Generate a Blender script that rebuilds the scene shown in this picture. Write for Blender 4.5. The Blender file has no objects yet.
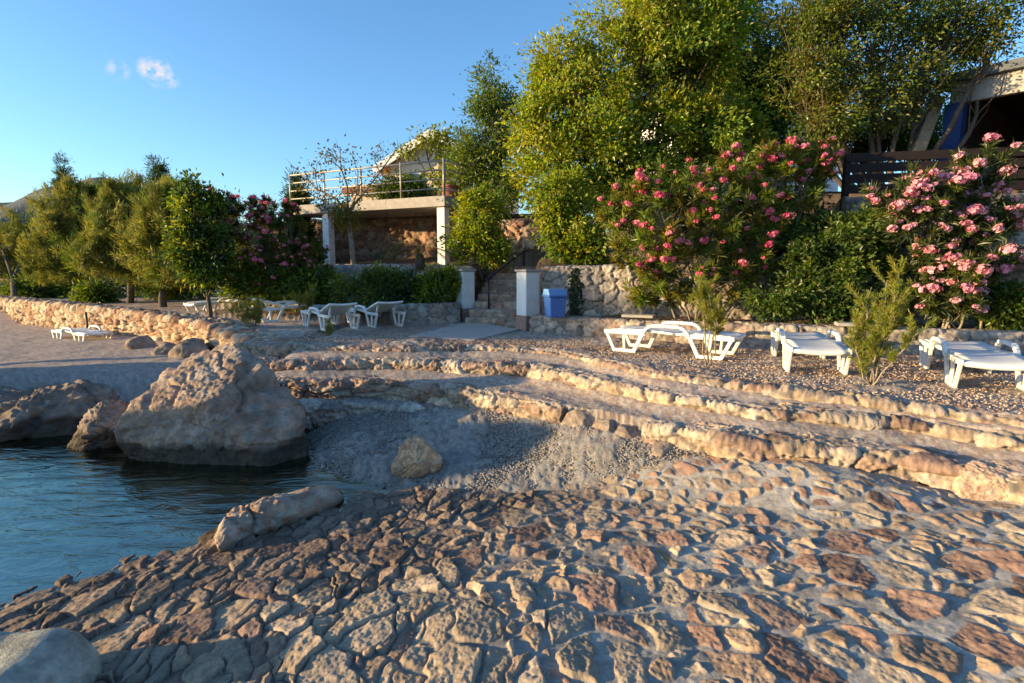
import bpy, math, random
import numpy as np
from mathutils import Vector

# ------------------------------------------------------------------ camera, sky, sun, exposure
scene = bpy.context.scene
COL = scene.collection
PITCH = math.radians(7.36)
CAM_Z = 2.3
F = 569.0
cam = bpy.data.cameras.new("camera")
cam.sensor_width = 36.0
cam.lens = 20.0
cam.clip_start = 0.05
cam.clip_end = 20000
cam_o = bpy.data.objects.new("camera", cam)
cam_o.location = (0, 0, CAM_Z)
cam_o.rotation_euler = (math.pi / 2 - PITCH, 0, 0)
COL.objects.link(cam_o)
scene.camera = cam_o

SUN_EL = math.radians(7.2)
SUN_BEHIND = math.radians(8)          # how far behind the camera's left shoulder
sdir = Vector((-math.cos(SUN_BEHIND) * math.cos(SUN_EL), -math.sin(SUN_BEHIND) * math.cos(SUN_EL), math.sin(SUN_EL)))
sun = bpy.data.lights.new("sun", 'SUN')
sun.energy = 3.9
sun.angle = math.radians(0.6)
sun.color = (1.0, 0.72, 0.36)
sun_o = bpy.data.objects.new("sun", sun)
sun_o.rotation_euler = sdir.to_track_quat('Z', 'Y').to_euler()
sun_o.location = (-30, -12, 20)
COL.objects.link(sun_o)

world = bpy.data.worlds.new("World")
scene.world = world
world.use_nodes = True
wn, wl = world.node_tree.nodes, world.node_tree.links
bg = wn['Background']
sky = wn.new('ShaderNodeTexSky')
sky.sky_type = 'NISHITA'
sky.sun_disc = False
sky.sun_elevation = SUN_EL
sky.sun_rotation = math.radians(270) - SUN_BEHIND
sky.air_density = 1.0
sky.dust_density = 0.4
sky.ozone_density = 3.8
bg.inputs[1].default_value = 0.15
# one small wisp of cloud in the sky
def dirn(px, py):
    u, v = (px - 512.0) / F, (py - 341.5) / F
    return Vector((u, math.cos(PITCH) - v * math.sin(PITCH), -math.sin(PITCH) - v * math.cos(PITCH))).normalized()
tcw = wn.new('ShaderNodeTexCoord')
cn = wn.new('ShaderNodeTexNoise'); cn.inputs['Scale'].default_value = 48; cn.inputs['Detail'].default_value = 7; cn.inputs['Roughness'].default_value = 0.62
wl.new(tcw.outputs['Generated'], cn.inputs['Vector'])
tot = None
for (px, py, rad, st) in ((159, 73, 0.022, 0.95), (150, 69, 0.018, 0.85), (118, 71, 0.016, 0.55), (168, 78, 0.016, 0.75)):
    dd = wn.new('ShaderNodeVectorMath'); dd.operation = 'DISTANCE'; dd.inputs[1].default_value = dirn(px, py)
    wl.new(tcw.outputs['Generated'], dd.inputs[0])
    mrn = wn.new('ShaderNodeMapRange'); mrn.inputs[1].default_value = rad; mrn.inputs[2].default_value = 0.0; mrn.inputs[3].default_value = 0.0; mrn.inputs[4].default_value = st
    wl.new(dd.outputs['Value'], mrn.inputs[0])
    if tot is None: tot = mrn.outputs[0]
    else:
        ad = wn.new('ShaderNodeMath'); ad.operation = 'MAXIMUM'; wl.new(tot, ad.inputs[0]); wl.new(mrn.outputs[0], ad.inputs[1]); tot = ad.outputs[0]
cm_ = wn.new('ShaderNodeMapRange'); cm_.inputs[1].default_value = 0.42; cm_.inputs[2].default_value = 0.62; wl.new(cn.outputs[0], cm_.inputs[0])
ml = wn.new('ShaderNodeMath'); ml.operation = 'MULTIPLY'; wl.new(tot, ml.inputs[0]); wl.new(cm_.outputs[0], ml.inputs[1])
ml2 = wn.new('ShaderNodeMath'); ml2.operation = 'MULTIPLY'; ml2.use_clamp = True; ml2.inputs[1].default_value = 1.9; wl.new(ml.outputs[0], ml2.inputs[0])
cmx = wn.new('ShaderNodeMix'); cmx.data_type = 'RGBA'; cmx.inputs[7].default_value = (2.2, 2.05, 2.0, 1)
wl.new(ml2.outputs[0], cmx.inputs[0]); wl.new(sky.outputs[0], cmx.inputs[6])
wl.new(cmx.outputs[2], bg.inputs[0])
scene.view_settings.view_transform = 'Standard'
scene.view_settings.look = 'None'
scene.view_settings.exposure = 1.50
scene.view_settings.gamma = 1.0
scene.view_settings.use_curve_mapping = False
scene.render.engine = 'CYCLES'
scene.cycles.max_bounces = 6
scene.cycles.diffuse_bounces = 3
scene.cycles.glossy_bounces = 3
scene.cycles.transmission_bounces = 4
scene.cycles.transparent_max_bounces = 8
scene.cycles.sample_clamp_indirect = 6.0

# ------------------------------------------------------------------ helpers: rays, noise, meshes
def ray(px, py):
    u, v = (px - 512.0) / F, (py - 341.5) / F
    return np.array((u, math.cos(PITCH) - v * math.sin(PITCH), -math.sin(PITCH) - v * math.cos(PITCH)))

def G(px, py, z):                       # point of the place at height z
    d = ray(px, py)
    t = (z - CAM_Z) / d[2]
    return np.array((d[0] * t, d[1] * t, z))

def W(px, py, Y):                       # point of the place at distance Y
    d = ray(px, py)
    t = Y / d[1]
    return np.array((d[0] * t, Y, CAM_Z + d[2] * t))

def hsh(ix, iy, iz=0, seed=0):
    ix = np.asarray(ix).astype(np.int64).astype(np.uint64)
    iy = np.asarray(iy).astype(np.int64).astype(np.uint64)
    iz = np.asarray(iz).astype(np.int64).astype(np.uint64)
    h = ix * np.uint64(374761393) + iy * np.uint64(668265263) + iz * np.uint64(2147483647) + np.uint64(seed * 974711 + 12345)
    h = (h ^ (h >> np.uint64(13))) * np.uint64(1274126177)
    h = (h ^ (h >> np.uint64(16))) * np.uint64(2246822519)
    h = h ^ (h >> np.uint64(15))
    return (h & np.uint64(0xFFFFFF)).astype(np.float64) / float(0xFFFFFF)

def vnoise(x, y, seed=0):
    ix, iy = np.floor(x), np.floor(y)
    fx, fy = x - ix, y - iy
    fx = fx * fx * fx * (fx * (fx * 6 - 15) + 10)
    fy = fy * fy * fy * (fy * (fy * 6 - 15) + 10)
    a, b = hsh(ix, iy, 0, seed), hsh(ix + 1, iy, 0, seed)
    c, d = hsh(ix, iy + 1, 0, seed), hsh(ix + 1, iy + 1, 0, seed)
    return (a + (b - a) * fx) * (1 - fy) + (c + (d - c) * fx) * fy - 0.5

def fbm(x, y, octs=4, seed=0, gain=0.5):
    r, a = 0.0, 1.0
    for o in range(octs):
        r = r + a * vnoise(x, y, seed + o * 17)
        x, y = x * 2.03 + 11.3, y * 2.03 + 5.7
        a *= gain
    return r

def vnoise3(x, y, z, seed=0):
    ix, iy, iz = np.floor(x), np.floor(y), np.floor(z)
    fx, fy, fz = x - ix, y - iy, z - iz
    fx, fy, fz = [f * f * (3 - 2 * f) for f in (fx, fy, fz)]
    r = 0
    for dz in (0, 1):
        wz = fz if dz else 1 - fz
        for dy in (0, 1):
            wy = fy if dy else 1 - fy
            for dx in (0, 1):
                wx = fx if dx else 1 - fx
                r = r + wx * wy * wz * hsh(ix + dx, iy + dy, iz + dz, seed)
    return r - 0.5

def fbm3(p, octs=4, seed=0, gain=0.5, freq=1.0):
    r, a = 0.0, 1.0
    x, y, z = p[:, 0] * freq, p[:, 1] * freq, p[:, 2] * freq
    for o in range(octs):
        r = r + a * vnoise3(x, y, z, seed + o * 13)
        x, y, z = x * 2.03 + 3.1, y * 2.03 + 7.7, z * 2.03 + 1.9
        a *= gain
    return r

def sstep(a, b, x):
    t = np.clip((x - a) / (b - a), 0, 1)
    return t * t * (3 - 2 * t)

def stones(x, y, seed=0, jit=0.8):
    """unit-cell irregular stones: edge distance, three randoms per stone, offset from its centre"""
    ix, iy = np.floor(x), np.floor(y)
    f1 = np.full(x.shape, 9.0); f2 = np.full(x.shape, 9.0)
    cx = np.zeros(x.shape); cy = np.zeros(x.shape); ci = np.zeros(x.shape); cj = np.zeros(x.shape)
    for dy in (-1, 0, 1):
        for dx in (-1, 0, 1):
            jx, jy = ix + dx, iy + dy
            px = jx + 0.5 + jit * (hsh(jx, jy, 1, seed) - 0.5)
            py = jy + 0.5 + jit * (hsh(jx, jy, 2, seed) - 0.5)
            wgt = 0.16 * hsh(jx, jy, 3, seed)
            d = np.sqrt((x - px) ** 2 + (y - py) ** 2) - wgt
            n = d < f1
            f2 = np.where(n, f1, np.minimum(f2, d))
            f1 = np.where(n, d, f1)
            cx = np.where(n, px, cx); cy = np.where(n, py, cy)
            ci = np.where(n, jx, ci); cj = np.where(n, jy, cj)
    r = [hsh(ci, cj, k, seed + 50) for k in (1, 2, 3, 4)]
    return (f2 - f1), r, x - cx, y - cy

def mesh_obj(name, V, Fc, mat, parent=None, col=None, smooth=True):
    V = np.asarray(V, dtype=np.float32)
    me = bpy.data.meshes.new(name)
    if isinstance(Fc, np.ndarray):
        k = Fc.shape[1]
        me.vertices.add(len(V)); me.vertices.foreach_set("co", V.ravel())
        me.loops.add(Fc.size); me.loops.foreach_set("vertex_index", Fc.astype(np.int32).ravel())
        me.polygons.add(len(Fc))
        me.polygons.foreach_set("loop_start", np.arange(0, Fc.size, k, dtype=np.int32))
        me.update(calc_edges=True)
    else:
        me.from_pydata(V.tolist(), [], [list(f) for f in Fc])
        me.update()
    if col is not None:
        a = me.color_attributes.new("Col", 'FLOAT_COLOR', 'POINT')
        c = np.ones((len(V), 4), dtype=np.float32)
        c[:, :3] = col
        a.data.foreach_set("color", c.ravel())
    me.polygons.foreach_set("use_smooth", np.full(len(me.polygons), smooth))
    me.materials.append(mat)
    o = bpy.data.objects.new(name, me)
    COL.objects.link(o)
    if parent is not None:
        o.parent = parent
    return o

def empty(name, loc=(0, 0, 0), rz=0.0):
    o = bpy.data.objects.new(name, None)
    o.location = [float(c) for c in loc]
    o.rotation_euler = (0, 0, rz)
    o.empty_display_size = 0.2
    COL.objects.link(o)
    return o

def tag(o, label=None, cat=None, group=None, kind=None):
    if label: o["label"] = label
    if cat: o["category"] = cat
    if group: o["group"] = group
    if kind: o["kind"] = kind
    return o

def kids(o):
    return [c for c in bpy.data.objects if c.parent == o]

def copy_tree(o, parent=None):
    c = o.copy(); COL.objects.link(c)
    if parent is not None: c.parent = parent
    for ch in kids(o): copy_tree(ch, c)
    return c

class MB:
    """collects solids, builds ONE mesh"""
    def __init__(s): s.v, s.f = [], []
    def add(s, v, f):
        n = len(s.v); s.v += [tuple(map(float, p)) for p in v]; s.f += [tuple(i + n for i in q) for q in f]; return s
    def box(s, c, size, rz=0.0, taper=1.0, bev=0.0):
        cx, cy, cz = c; a, b, h = size[0] / 2, size[1] / 2, size[2] / 2
        cr, sr = math.cos(rz), math.sin(rz)
        if bev > 0:
            bev = min(bev, a * .9, b * .9, h * .9)
            ring = lambda A, B: [(-A + bev, -B), (A - bev, -B), (A, -B + bev), (A, B - bev), (A - bev, B), (-A + bev, B), (-A, B - bev), (-A, -B + bev)]
            ring2 = lambda A, B: [(-A + bev * 1.3, -B + bev), (A - bev * 1.3, -B + bev), (A - bev, -B + bev * 1.3), (A - bev, B - bev * 1.3), (A - bev * 1.3, B - bev), (-A + bev * 1.3, B - bev), (-A + bev, B - bev * 1.3), (-A + bev, -B + bev * 1.3)]
            rows = [(ring2(a, b), -h), (ring(a, b), -h + bev), (ring(a * taper, b * taper), h - bev), (ring2(a * taper, b * taper), h)]
            v = []
            for rr, z in rows:
                v += [(cx + x * cr - y * sr, cy + x * sr + y * cr, cz + z) for x, y in rr]
            f = [tuple(range(7, -1, -1)), tuple(range(24, 32))]
            for k in range(3):
                for i in range(8):
                    j = (i + 1) % 8
                    f.append((k * 8 + i, k * 8 + j, k * 8 + 8 + j, k * 8 + 8 + i))
            return s.add(v, f)
        v = []
        for z, t in ((-h, 1.0), (h, taper)):
            for x, y in ((-a, -b), (a, -b), (a, b), (-a, b)):
                x, y = x * t, y * t
                v.append((cx + x * cr - y * sr, cy + x * sr + y * cr, cz + z))
        return s.add(v, [(3, 2, 1, 0), (4, 5, 6, 7), (0, 1, 5, 4), (1, 2, 6, 5), (2, 3, 7, 6), (3, 0, 4, 7)])
    def tube(s, pts, radii, n=8, cap=True):
        pts = [Vector(p) for p in pts]
        if not hasattr(radii, '__len__'): radii = [radii] * len(pts)
        v, f = [], []
        ref = Vector((0.123, 0.321, 1)).normalized()
        for i, p in enumerate(pts):
            t = (pts[min(i + 1, len(pts) - 1)] - pts[max(i - 1, 0)])
            if t.length < 1e-9: t = Vector((0, 0, 1))
            t.normalize()
            a = t.cross(ref)
            if a.length < 1e-3: a = t.cross(Vector((1, 0, 0)))
            a.normalize(); b = t.cross(a)
            for k in range(n):
                q = 2 * math.pi * k / n
                v.append(p + (a * math.cos(q) + b * math.sin(q)) * radii[i])
        for i in range(len(pts) - 1):
            for k in range(n):
                j = (k + 1) % n
                f.append((i * n + k, i * n + j, (i + 1) * n + j, (i + 1) * n + k))
        if cap:
            f.append(tuple(range(n - 1, -1, -1))); f.append(tuple(range((len(pts) - 1) * n, len(pts) * n)))
        return s.add(v, f)
    def bar(s, p, q, w, t, nrm=(0, 1, 0)):
        """flat bar p->q, width w across, thickness t along nrm"""
        p, q, nn = Vector(p), Vector(q), Vector(nrm).normalized()
        d = (q - p).normalized(); a = d.cross(nn).normalized() * (w / 2); b = nn * (t / 2)
        v = [p - a - b, p + a - b, p + a + b, p - a + b, q - a - b, q + a - b, q + a + b, q - a + b]
        return s.add(v, [(3, 2, 1, 0), (4, 5, 6, 7), (0, 1, 5, 4), (1, 2, 6, 5), (2, 3, 7, 6), (3, 0, 4, 7)])
    def prism(s, poly, dvec):
        n = len(poly); d = Vector(dvec)
        v = [Vector(p) for p in poly] + [Vector(p) + d for p in poly]
        f = [tuple(range(n - 1, -1, -1)), tuple(range(n, 2 * n))]
        for i in range(n):
            j = (i + 1) % n; f.append((i, j, n + j, n + i))
        return s.add(v, f)
    def build(s, name, mat, parent=None, smooth=False, bevel=0.0):
        o = mesh_obj(name, s.v, s.f, mat, parent, smooth=smooth)
        if bevel > 0:
            m = o.modifiers.new("bevel", 'BEVEL'); m.width = bevel; m.segments = 2; m.limit_method = 'ANGLE'
        return o

# ------------------------------------------------------------------ materials
def new_mat(name):
    m = bpy.data.materials.new(name); m.use_nodes = True
    nt = m.node_tree
    return m, nt, nt.nodes['Principled BSDF'], nt.nodes['Material Output']

def rgb(c): return (c[0], c[1], c[2], 1.0)

def stone_material(name, bump=0.5, scale=9.0, rough=0.88, contrast=0.35, dist=0.03):
    m, nt, p, out = new_mat(name)
    N, L = nt.nodes, nt.links
    at = N.new('ShaderNodeAttribute'); at.attribute_name = 'Col'
    tc = N.new('ShaderNodeTexCoord')
    n1 = N.new('ShaderNodeTexNoise'); n1.inputs['Scale'].default_value = scale; n1.inputs['Detail'].default_value = 9; n1.inputs['Roughness'].default_value = 0.68
    n2 = N.new('ShaderNodeTexNoise'); n2.inputs['Scale'].default_value = scale * 6; n2.inputs['Detail'].default_value = 6; n2.inputs['Roughness'].default_value = 0.7
    for n in (n1, n2): L.new(tc.outputs['Object'], n.inputs['Vector'])
    mr = N.new('ShaderNodeMapRange'); mr.inputs[1].default_value = 0.3; mr.inputs[2].default_value = 0.7
    mr.inputs[3].default_value = 1 - contrast; mr.inputs[4].default_value = 1 + contrast
    L.new(n1.outputs[0], mr.inputs[0])
    mx = N.new('ShaderNodeMix'); mx.data_type = 'RGBA'; mx.blend_type = 'MULTIPLY'; mx.inputs[0].default_value = 1
    L.new(at.outputs['Color'], mx.inputs[6]); L.new(mr.outputs[0], mx.inputs[7])
    mr2 = N.new('ShaderNodeMapRange'); mr2.inputs[1].default_value = 0.3; mr2.inputs[2].default_value = 0.7
    mr2.inputs[3].default_value = 0.78; mr2.inputs[4].default_value = 1.22
    L.new(n2.outputs[0], mr2.inputs[0])
    mx2 = N.new('ShaderNodeMix'); mx2.data_type = 'RGBA'; mx2.blend_type = 'MULTIPLY'; mx2.inputs[0].default_value = 1
    L.new(mx.outputs[2], mx2.inputs[6]); L.new(mr2.outputs[0], mx2.inputs[7])
    L.new(mx2.outputs[2], p.inputs['Base Color'])
    add = N.new('ShaderNodeMath'); add.operation = 'MULTIPLY_ADD'; add.inputs[1].default_value = 0.35
    L.new(n2.outputs[0], add.inputs[0]); L.new(n1.outputs[0], add.inputs[2])
    b = N.new('ShaderNodeBump'); b.inputs['Strength'].default_value = bump; b.inputs['Distance'].default_value = dist
    L.new(add.outputs[0], b.inputs['Height']); L.new(b.outputs[0], p.inputs['Normal'])
    p.inputs['Roughness'].default_value = rough
    p.inputs['Specular IOR Level'].default_value = 0.25
    return m

def plain_material(name, c, rough=0.5, spec=0.5, var=0.12, scale=6.0, bump=0.0, metal=0.0):
    m, nt, p, out = new_mat(name)
    N, L = nt.nodes, nt.links
    tc = N.new('ShaderNodeTexCoord')
    n = N.new('ShaderNodeTexNoise'); n.inputs['Scale'].default_value = scale; n.inputs['Detail'].default_value = 7; n.inputs['Roughness'].default_value = 0.65
    L.new(tc.outputs['Object'], n.inputs['Vector'])
    mr = N.new('ShaderNodeMapRange'); mr.inputs[1].default_value = 0.3; mr.inputs[2].default_value = 0.7
    mr.inputs[3].default_value = 1 - var; mr.inputs[4].default_value = 1 + var * 0.6
    L.new(n.outputs[0], mr.inputs[0])
    mx = N.new('ShaderNodeMix'); mx.data_type = 'RGBA'; mx.blend_type = 'MULTIPLY'; mx.inputs[0].default_value = 1
    mx.inputs[6].default_value = rgb(c); L.new(mr.outputs[0], mx.inputs[7])
    L.new(mx.outputs[2], p.inputs['Base Color'])
    p.inputs['Roughness'].default_value = rough; p.inputs['Specular IOR Level'].default_value = spec; p.inputs['Metallic'].default_value = metal
    if bump > 0:
        b = N.new('ShaderNodeBump'); b.inputs['Strength'].default_value = bump; b.inputs['Distance'].default_value = 0.01
        L.new(n.outputs[0], b.inputs['Height']); L.new(b.outputs[0], p.inputs['Normal'])
    return m

def leaf_material(name, trans=0.50, tint=(1.40, 1.32, 0.40), gloss=0.03):
    m, nt, p, out = new_mat(name)
    N, L = nt.nodes, nt.links
    N.remove(p)
    at = N.new('ShaderNodeAttribute'); at.attribute_name = 'Col'
    d = N.new('ShaderNodeBsdfDiffuse'); t = N.new('ShaderNodeBsdfTranslucent'); g = N.new('ShaderNodeBsdfGlossy')
    g.inputs['Roughness'].default_value = 0.42; g.inputs['Color'].default_value = (0.8, 0.85, 0.8, 1)
    mx = N.new('ShaderNodeMix'); mx.data_type = 'RGBA'; mx.blend_type = 'MULTIPLY'; mx.inputs[0].default_value = 1
    L.new(at.outputs['Color'], mx.inputs[6]); mx.inputs[7].default_value = rgb(tint)
    L.new(at.outputs['Color'], d.inputs['Color']); L.new(mx.outputs[2], t.inputs['Color'])
    s1 = N.new('ShaderNodeMixShader'); s1.inputs[0].default_value = trans
    L.new(d.outputs[0], s1.inputs[1]); L.new(t.outputs[0], s1.inputs[2])
    s2 = N.new('ShaderNodeMixShader'); s2.inputs[0].default_value = gloss
    L.new(s1.outputs[0], s2.inputs[1]); L.new(g.outputs[0], s2.inputs[2])
    L.new(s2.outputs[0], out.inputs['Surface'])
    return m

M = {}
M['ramp'] = stone_material('ramp_stone', 0.6, 11, 0.82, 0.32, 0.02)
M['rock'] = stone_material('limestone', 0.8, 5, 0.9, 0.38, 0.05)
M['wall'] = stone_material('wall_stone', 0.6, 8, 0.9, 0.30, 0.03)
M['ground'] = stone_material('gravel', 0.9, 26, 0.95, 0.30, 0.02)
M['leaf'] = leaf_material('leaves')
M['needle'] = leaf_material('needles', 0.40, (1.2, 1.1, 0.6), 0.02)
M['petal'] = leaf_material('petals', 0.30, (1.1, 0.9, 0.9), 0.02)
M['bark'] = plain_material('bark', (0.13, 0.10, 0.075), 0.9, 0.2, 0.45, 14, 0.8)
M['pale_bark'] = plain_material('pale_bark', (0.30, 0.25, 0.19), 0.9, 0.2, 0.4, 14, 0.7)
M['plastic'] = plain_material('white_plastic', (0.78, 0.77, 0.73), 0.42, 0.45, 0.10, 5)
M['white'] = plain_material('white_paint', (0.80, 0.79, 0.76), 0.6, 0.3, 0.14, 4, 0.15)
M['cream'] = plain_material('cream_render', (0.72, 0.60, 0.46), 0.85, 0.2, 0.12, 3, 0.2)
M['pink_stone'] = plain_material('plinth_stone', (0.33, 0.21, 0.17), 0.85, 0.2, 0.3, 18, 0.4)
M['concrete'] = plain_material('concrete', (0.40, 0.37, 0.33), 0.9, 0.2, 0.22, 7, 0.4)
M['pathcon'] = plain_material('path_concrete', (0.46, 0.41, 0.35), 0.9, 0.2, 0.25, 9, 0.4)
M['blue'] = plain_material('blue_plastic', (0.06, 0.17, 0.50), 0.45, 0.4, 0.10, 4)
M['light_blue'] = plain_material('pale_blue_plastic', (0.16, 0.32, 0.62), 0.45, 0.4, 0.08, 4)
M['blue_paint'] = plain_material('blue_paint', (0.025, 0.07, 0.24), 0.6, 0.3, 0.15, 4)
M['iron'] = plain_material('black_iron', (0.02, 0.02, 0.022), 0.5, 0.4, 0.2, 9)
M['steel'] = plain_material('pale_steel', (0.40, 0.37, 0.32), 0.45, 0.5, 0.15, 6, 0, 0.3)
M['dark_wood'] = plain_material('dark_wood', (0.020, 0.012, 0.010), 0.7, 0.3, 0.35, 5, 0.3)
M['tan_wood'] = plain_material('weathered_wood', (0.30, 0.22, 0.14), 0.8, 0.2, 0.3, 7, 0.3)
M['tiles'] = plain_material('roof_tiles', (0.30, 0.13, 0.08), 0.85, 0.2, 0.3, 9, 0.5)
M['roof_edge'] = plain_material('grey_roofing', (0.10, 0.11, 0.12), 0.7, 0.3, 0.2, 3)
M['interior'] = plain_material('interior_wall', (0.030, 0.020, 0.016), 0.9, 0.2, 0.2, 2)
M['terracotta'] = plain_material('terracotta', (0.30, 0.13, 0.09), 0.85, 0.2, 0.2, 9)
M['glass'] = plain_material('window_glass', (0.03, 0.04, 0.05), 0.08, 0.6, 0.1, 2)

PAL_WARM = np.array([(0.50, 0.34, 0.22), (0.56, 0.40, 0.26), (0.46, 0.28, 0.19), (0.54, 0.42, 0.31), (0.40, 0.25, 0.18), (0.60, 0.46, 0.33)])
PAL_PALE = np.array([(0.36, 0.265, 0.18), (0.40, 0.30, 0.21), (0.31, 0.21, 0.15), (0.38, 0.31, 0.235), (0.27, 0.18, 0.135), (0.42, 0.335, 0.25)])
PAL_RAMP = np.array([(0.31, 0.225, 0.145), (0.36, 0.26, 0.165), (0.26, 0.19, 0.13), (0.32, 0.265, 0.19), (0.24, 0.155, 0.11), (0.36, 0.285, 0.19)])
PAL_GREY = np.array([(0.32, 0.275, 0.23), (0.37, 0.31, 0.25), (0.27, 0.235, 0.21), (0.39, 0.345, 0.285), (0.30, 0.225, 0.18)])
PAL_RED = np.array([(0.40, 0.24, 0.16), (0.46, 0.30, 0.20), (0.34, 0.20, 0.15), (0.44, 0.33, 0.24)])

def pal(p, r):
    k = np.clip((r * len(p)).astype(int), 0, len(p) - 1)
    return p[k]

# ------------------------------------------------------------------ levels of the shore (plan curves read from the stonework)
def curve(lst):
    P = np.array([G(a, b, z) for a, b, z in lst])
    return P

LA = curve([(232, 343, 1.04), (270, 344, 1.04), (340, 346, 1.04), (408, 347, 1.04), (475, 345, 1.04), (530, 348, 1.04), (580, 355, 1.04), (640, 369, 1.04), (663, 374, 1.04), (741, 383, 1.035), (835, 395, 1.03), (913, 404, 1.03), (1015, 418, 1.03), (1100, 432, 1.03)])
LB = curve([(225, 361, .90), (260, 361, .905), (377, 359, .91), (447, 361, .91), (529, 365, .92), (600, 379, .92), (640, 389, .92), (702, 399, .92), (772, 409, .925), (835, 413, .925), (898, 418, .925), (1000, 434, .925), (1100, 450, .925)])
LC = curve([(225, 380, .70), (263, 380, .70), (388, 380, .70), (432, 385, .70), (510, 396, .71), (557, 406, .72), (600, 414, .72), (640, 421, .73), (700, 430, .74), (741, 437, .75), (812, 443, .77), (913, 455, .78), (985, 473, .78), (1080, 492, .78)])
LD = curve([(225, 404, .44), (262, 403, .44), (300, 402, .44), (380, 404, .44), (440, 407, .44), (480, 414, .41), (515, 426, .36)])
def fx(P, x, lo=None, hi=None):
    return np.interp(x, P[:, 0], P[:, 1])
WALLX = np.array([-40, -30, -18.9, -10.0, -6.9, -5.0, -3.9])
WALLY = np.array([34, 28, 21.0, 15.0, 12.6, 10.4, 9.15])
LOWX = np.array([-60, -8.0, -4.2, -2.57, -1.1, 0.3, 2.2, 4.4, 6.8, 9.5, 40])
LOWY = np.array([15.5, 14.6, 13.4, 12.9, 13.7, 11.3, 9.9, 8.75, 7.9, 7.2, 6.0])
UPX = np.array([-60, -10, -1.7, -1.2, 0.55, 3.0, 5.0, 8.0, 12.0, 40])
UPY = np.array([17.5, 16.5, 15.4, 14.4, 11.75, 10.9, 10.2, 9.3, 8.6, 8.0])

def ramp_plane(x, y):
    return 0.715 + 0.09 * x - 0.106 * y + 0.20 * sstep(1.3, 0.1, fx(LC, x) - y) * sstep(-0.3, 1.0, x) * sstep(3.6, 2.4, x)

def ground_z(x, y):
    # cove floor and sea bed
    cove = -1.14 + 0.133 * x + 0.21 * y - 0.2 * np.clip(-2.4 - x, 0, 3) ** 1.1
    cove = cove + 0.05 * np.exp(-((x + 0.45) ** 2 / 0.5 + (y - 7.15) ** 2 / 0.10))
    cove = cove + 0.11 * sstep(-2.9, -1.9, x) + 0.20 * sstep(1.3, 0.1, fx(LC, x) - y) * sstep(-0.3, 1.0, x)
    cove = np.minimum(cove, 0.55)
    sea = -0.25 - 0.16 * np.clip(-x - 2.0, 0, 8) + 0.05 * np.clip(y - 5, -4, 4)
    sea = np.maximum(sea, -1.8)
    z = np.where(x < -3.5, np.minimum(cove, sea), cove)
    rp = ramp_plane(x, y) - 0.16
    z = np.where(y < 5.2, np.minimum(rp, z), z)
    z = np.where((y < 5.2) & (x > -1), rp, z)
    # beach on the left
    bz = 0.10 + 0.45 * sstep(-24, -4, x) + 0.02 * (y - 12)
    bz = np.clip(bz, -0.05, 0.6)
    edge = 8.7 + 0.5 * sstep(-5, -12, x) + 0.4 * np.sin(x * 0.7)
    bk = sstep(-0.9, 0.9, y - edge)
    beach = np.minimum(z, -0.4) * (1 - bk) + bz * bk
    left = sstep(-3.5, -4.3, x)
    # treads between the ledges
    yA, yB, yC, yD = fx(LA, x), fx(LB, x), fx(LC, x), fx(LD, x)
    t = z
    t = np.where((y > yD + 0.10) & (x < -0.15), np.maximum(0.43, z), t)
    t = np.where(y > yC + 0.10, np.interp(x, [-4, 0, 3.5], [0.69, 0.70, 0.77]), t)
    t = np.where(y > yB + 0.10, 0.905 + 0.01 * sstep(-1, 1, x), t)
    t = np.where(y > yA + 0.10, 1.035, t)
    z = t * (1 - left) + beach * left
    for yy, hh in ((yA, 0.05), (yB, 0.06)):
        fil = hh * sstep(0.42, 0.02, yy - y) * (y < yy + 0.10) * (y > np.where(yy is yA, yB, yC) + 0.10) * (1 - left)
        z = z + fil
    # terrace behind the sea wall on the left
    yW = np.interp(x, WALLX, WALLY)
    z = np.where((x < -3.9) & (y > yW + 0.15), 1.04, z)
    # planting beds and the slope behind
    yL = np.interp(x, LOWX, LOWY); yU = np.interp(x, UPX, UPY)
    onland = y > np.where(x < -3.9, yW + 0.5, yA + 0.5)
    bed = np.where(x > 0.3, 1.36, np.interp(x, [-14, -4.5, -2.6], [1.04, 1.2, 1.45]))
    z = np.where(onland & (y > yL + 0.12), bed, z)
    up = np.interp(x, [-16, -9.0, -6.8, -1.2, 1, 5, 6, 7.5, 40], [1.05, 1.1, 2.2, 2.25, 2.25, 2.3, 3.2, 3.55, 3.6])
    slope = np.clip(y - yU - 0.2, 0, 400)
    hill = up + np.clip(slope * 0.12 * sstep(-14, 1, x), 0, 1.35) + np.clip(y - 60, 0, 900) * 0.02
    z = np.where(onland & (y > yU + 0.2), np.maximum(hill, z), z)
    z = np.where((x > -1.0) & (x < 1.35) & (y > 12.2) & (y < 16.6) & (x < 0.45 + (y - 12.2) * 0.12), np.minimum(z, 0.95), z)
    z = np.where((x > -1.45) & (x < 0.62) & (y > 10.6) & (y <= 12.9 - 0.3 * x), np.minimum(z, 1.035), z)
    return z

# ------------------------------------------------------------------ ground: one sheet out to the horizon
def polar(angs, rads):
    A, R = np.meshgrid(angs, rads)
    return R * np.sin(A), R * np.cos(A)

def grid_faces(nr, nc, wrap=False):
    i = np.arange(nr - 1)[:, None] * nc
    j = np.arange(nc - 1)[None, :]
    a = (i + j).ravel()
    Fq = np.stack([a, a + 1, a + nc + 1, a + nc], 1)
    if wrap:
        a = (np.arange(nr - 1) * nc + nc - 1)
        b = np.arange(nr - 1) * nc
        Fq = np.concatenate([Fq, np.stack([a, b, b + nc, a + nc], 1)])
    return Fq

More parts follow.
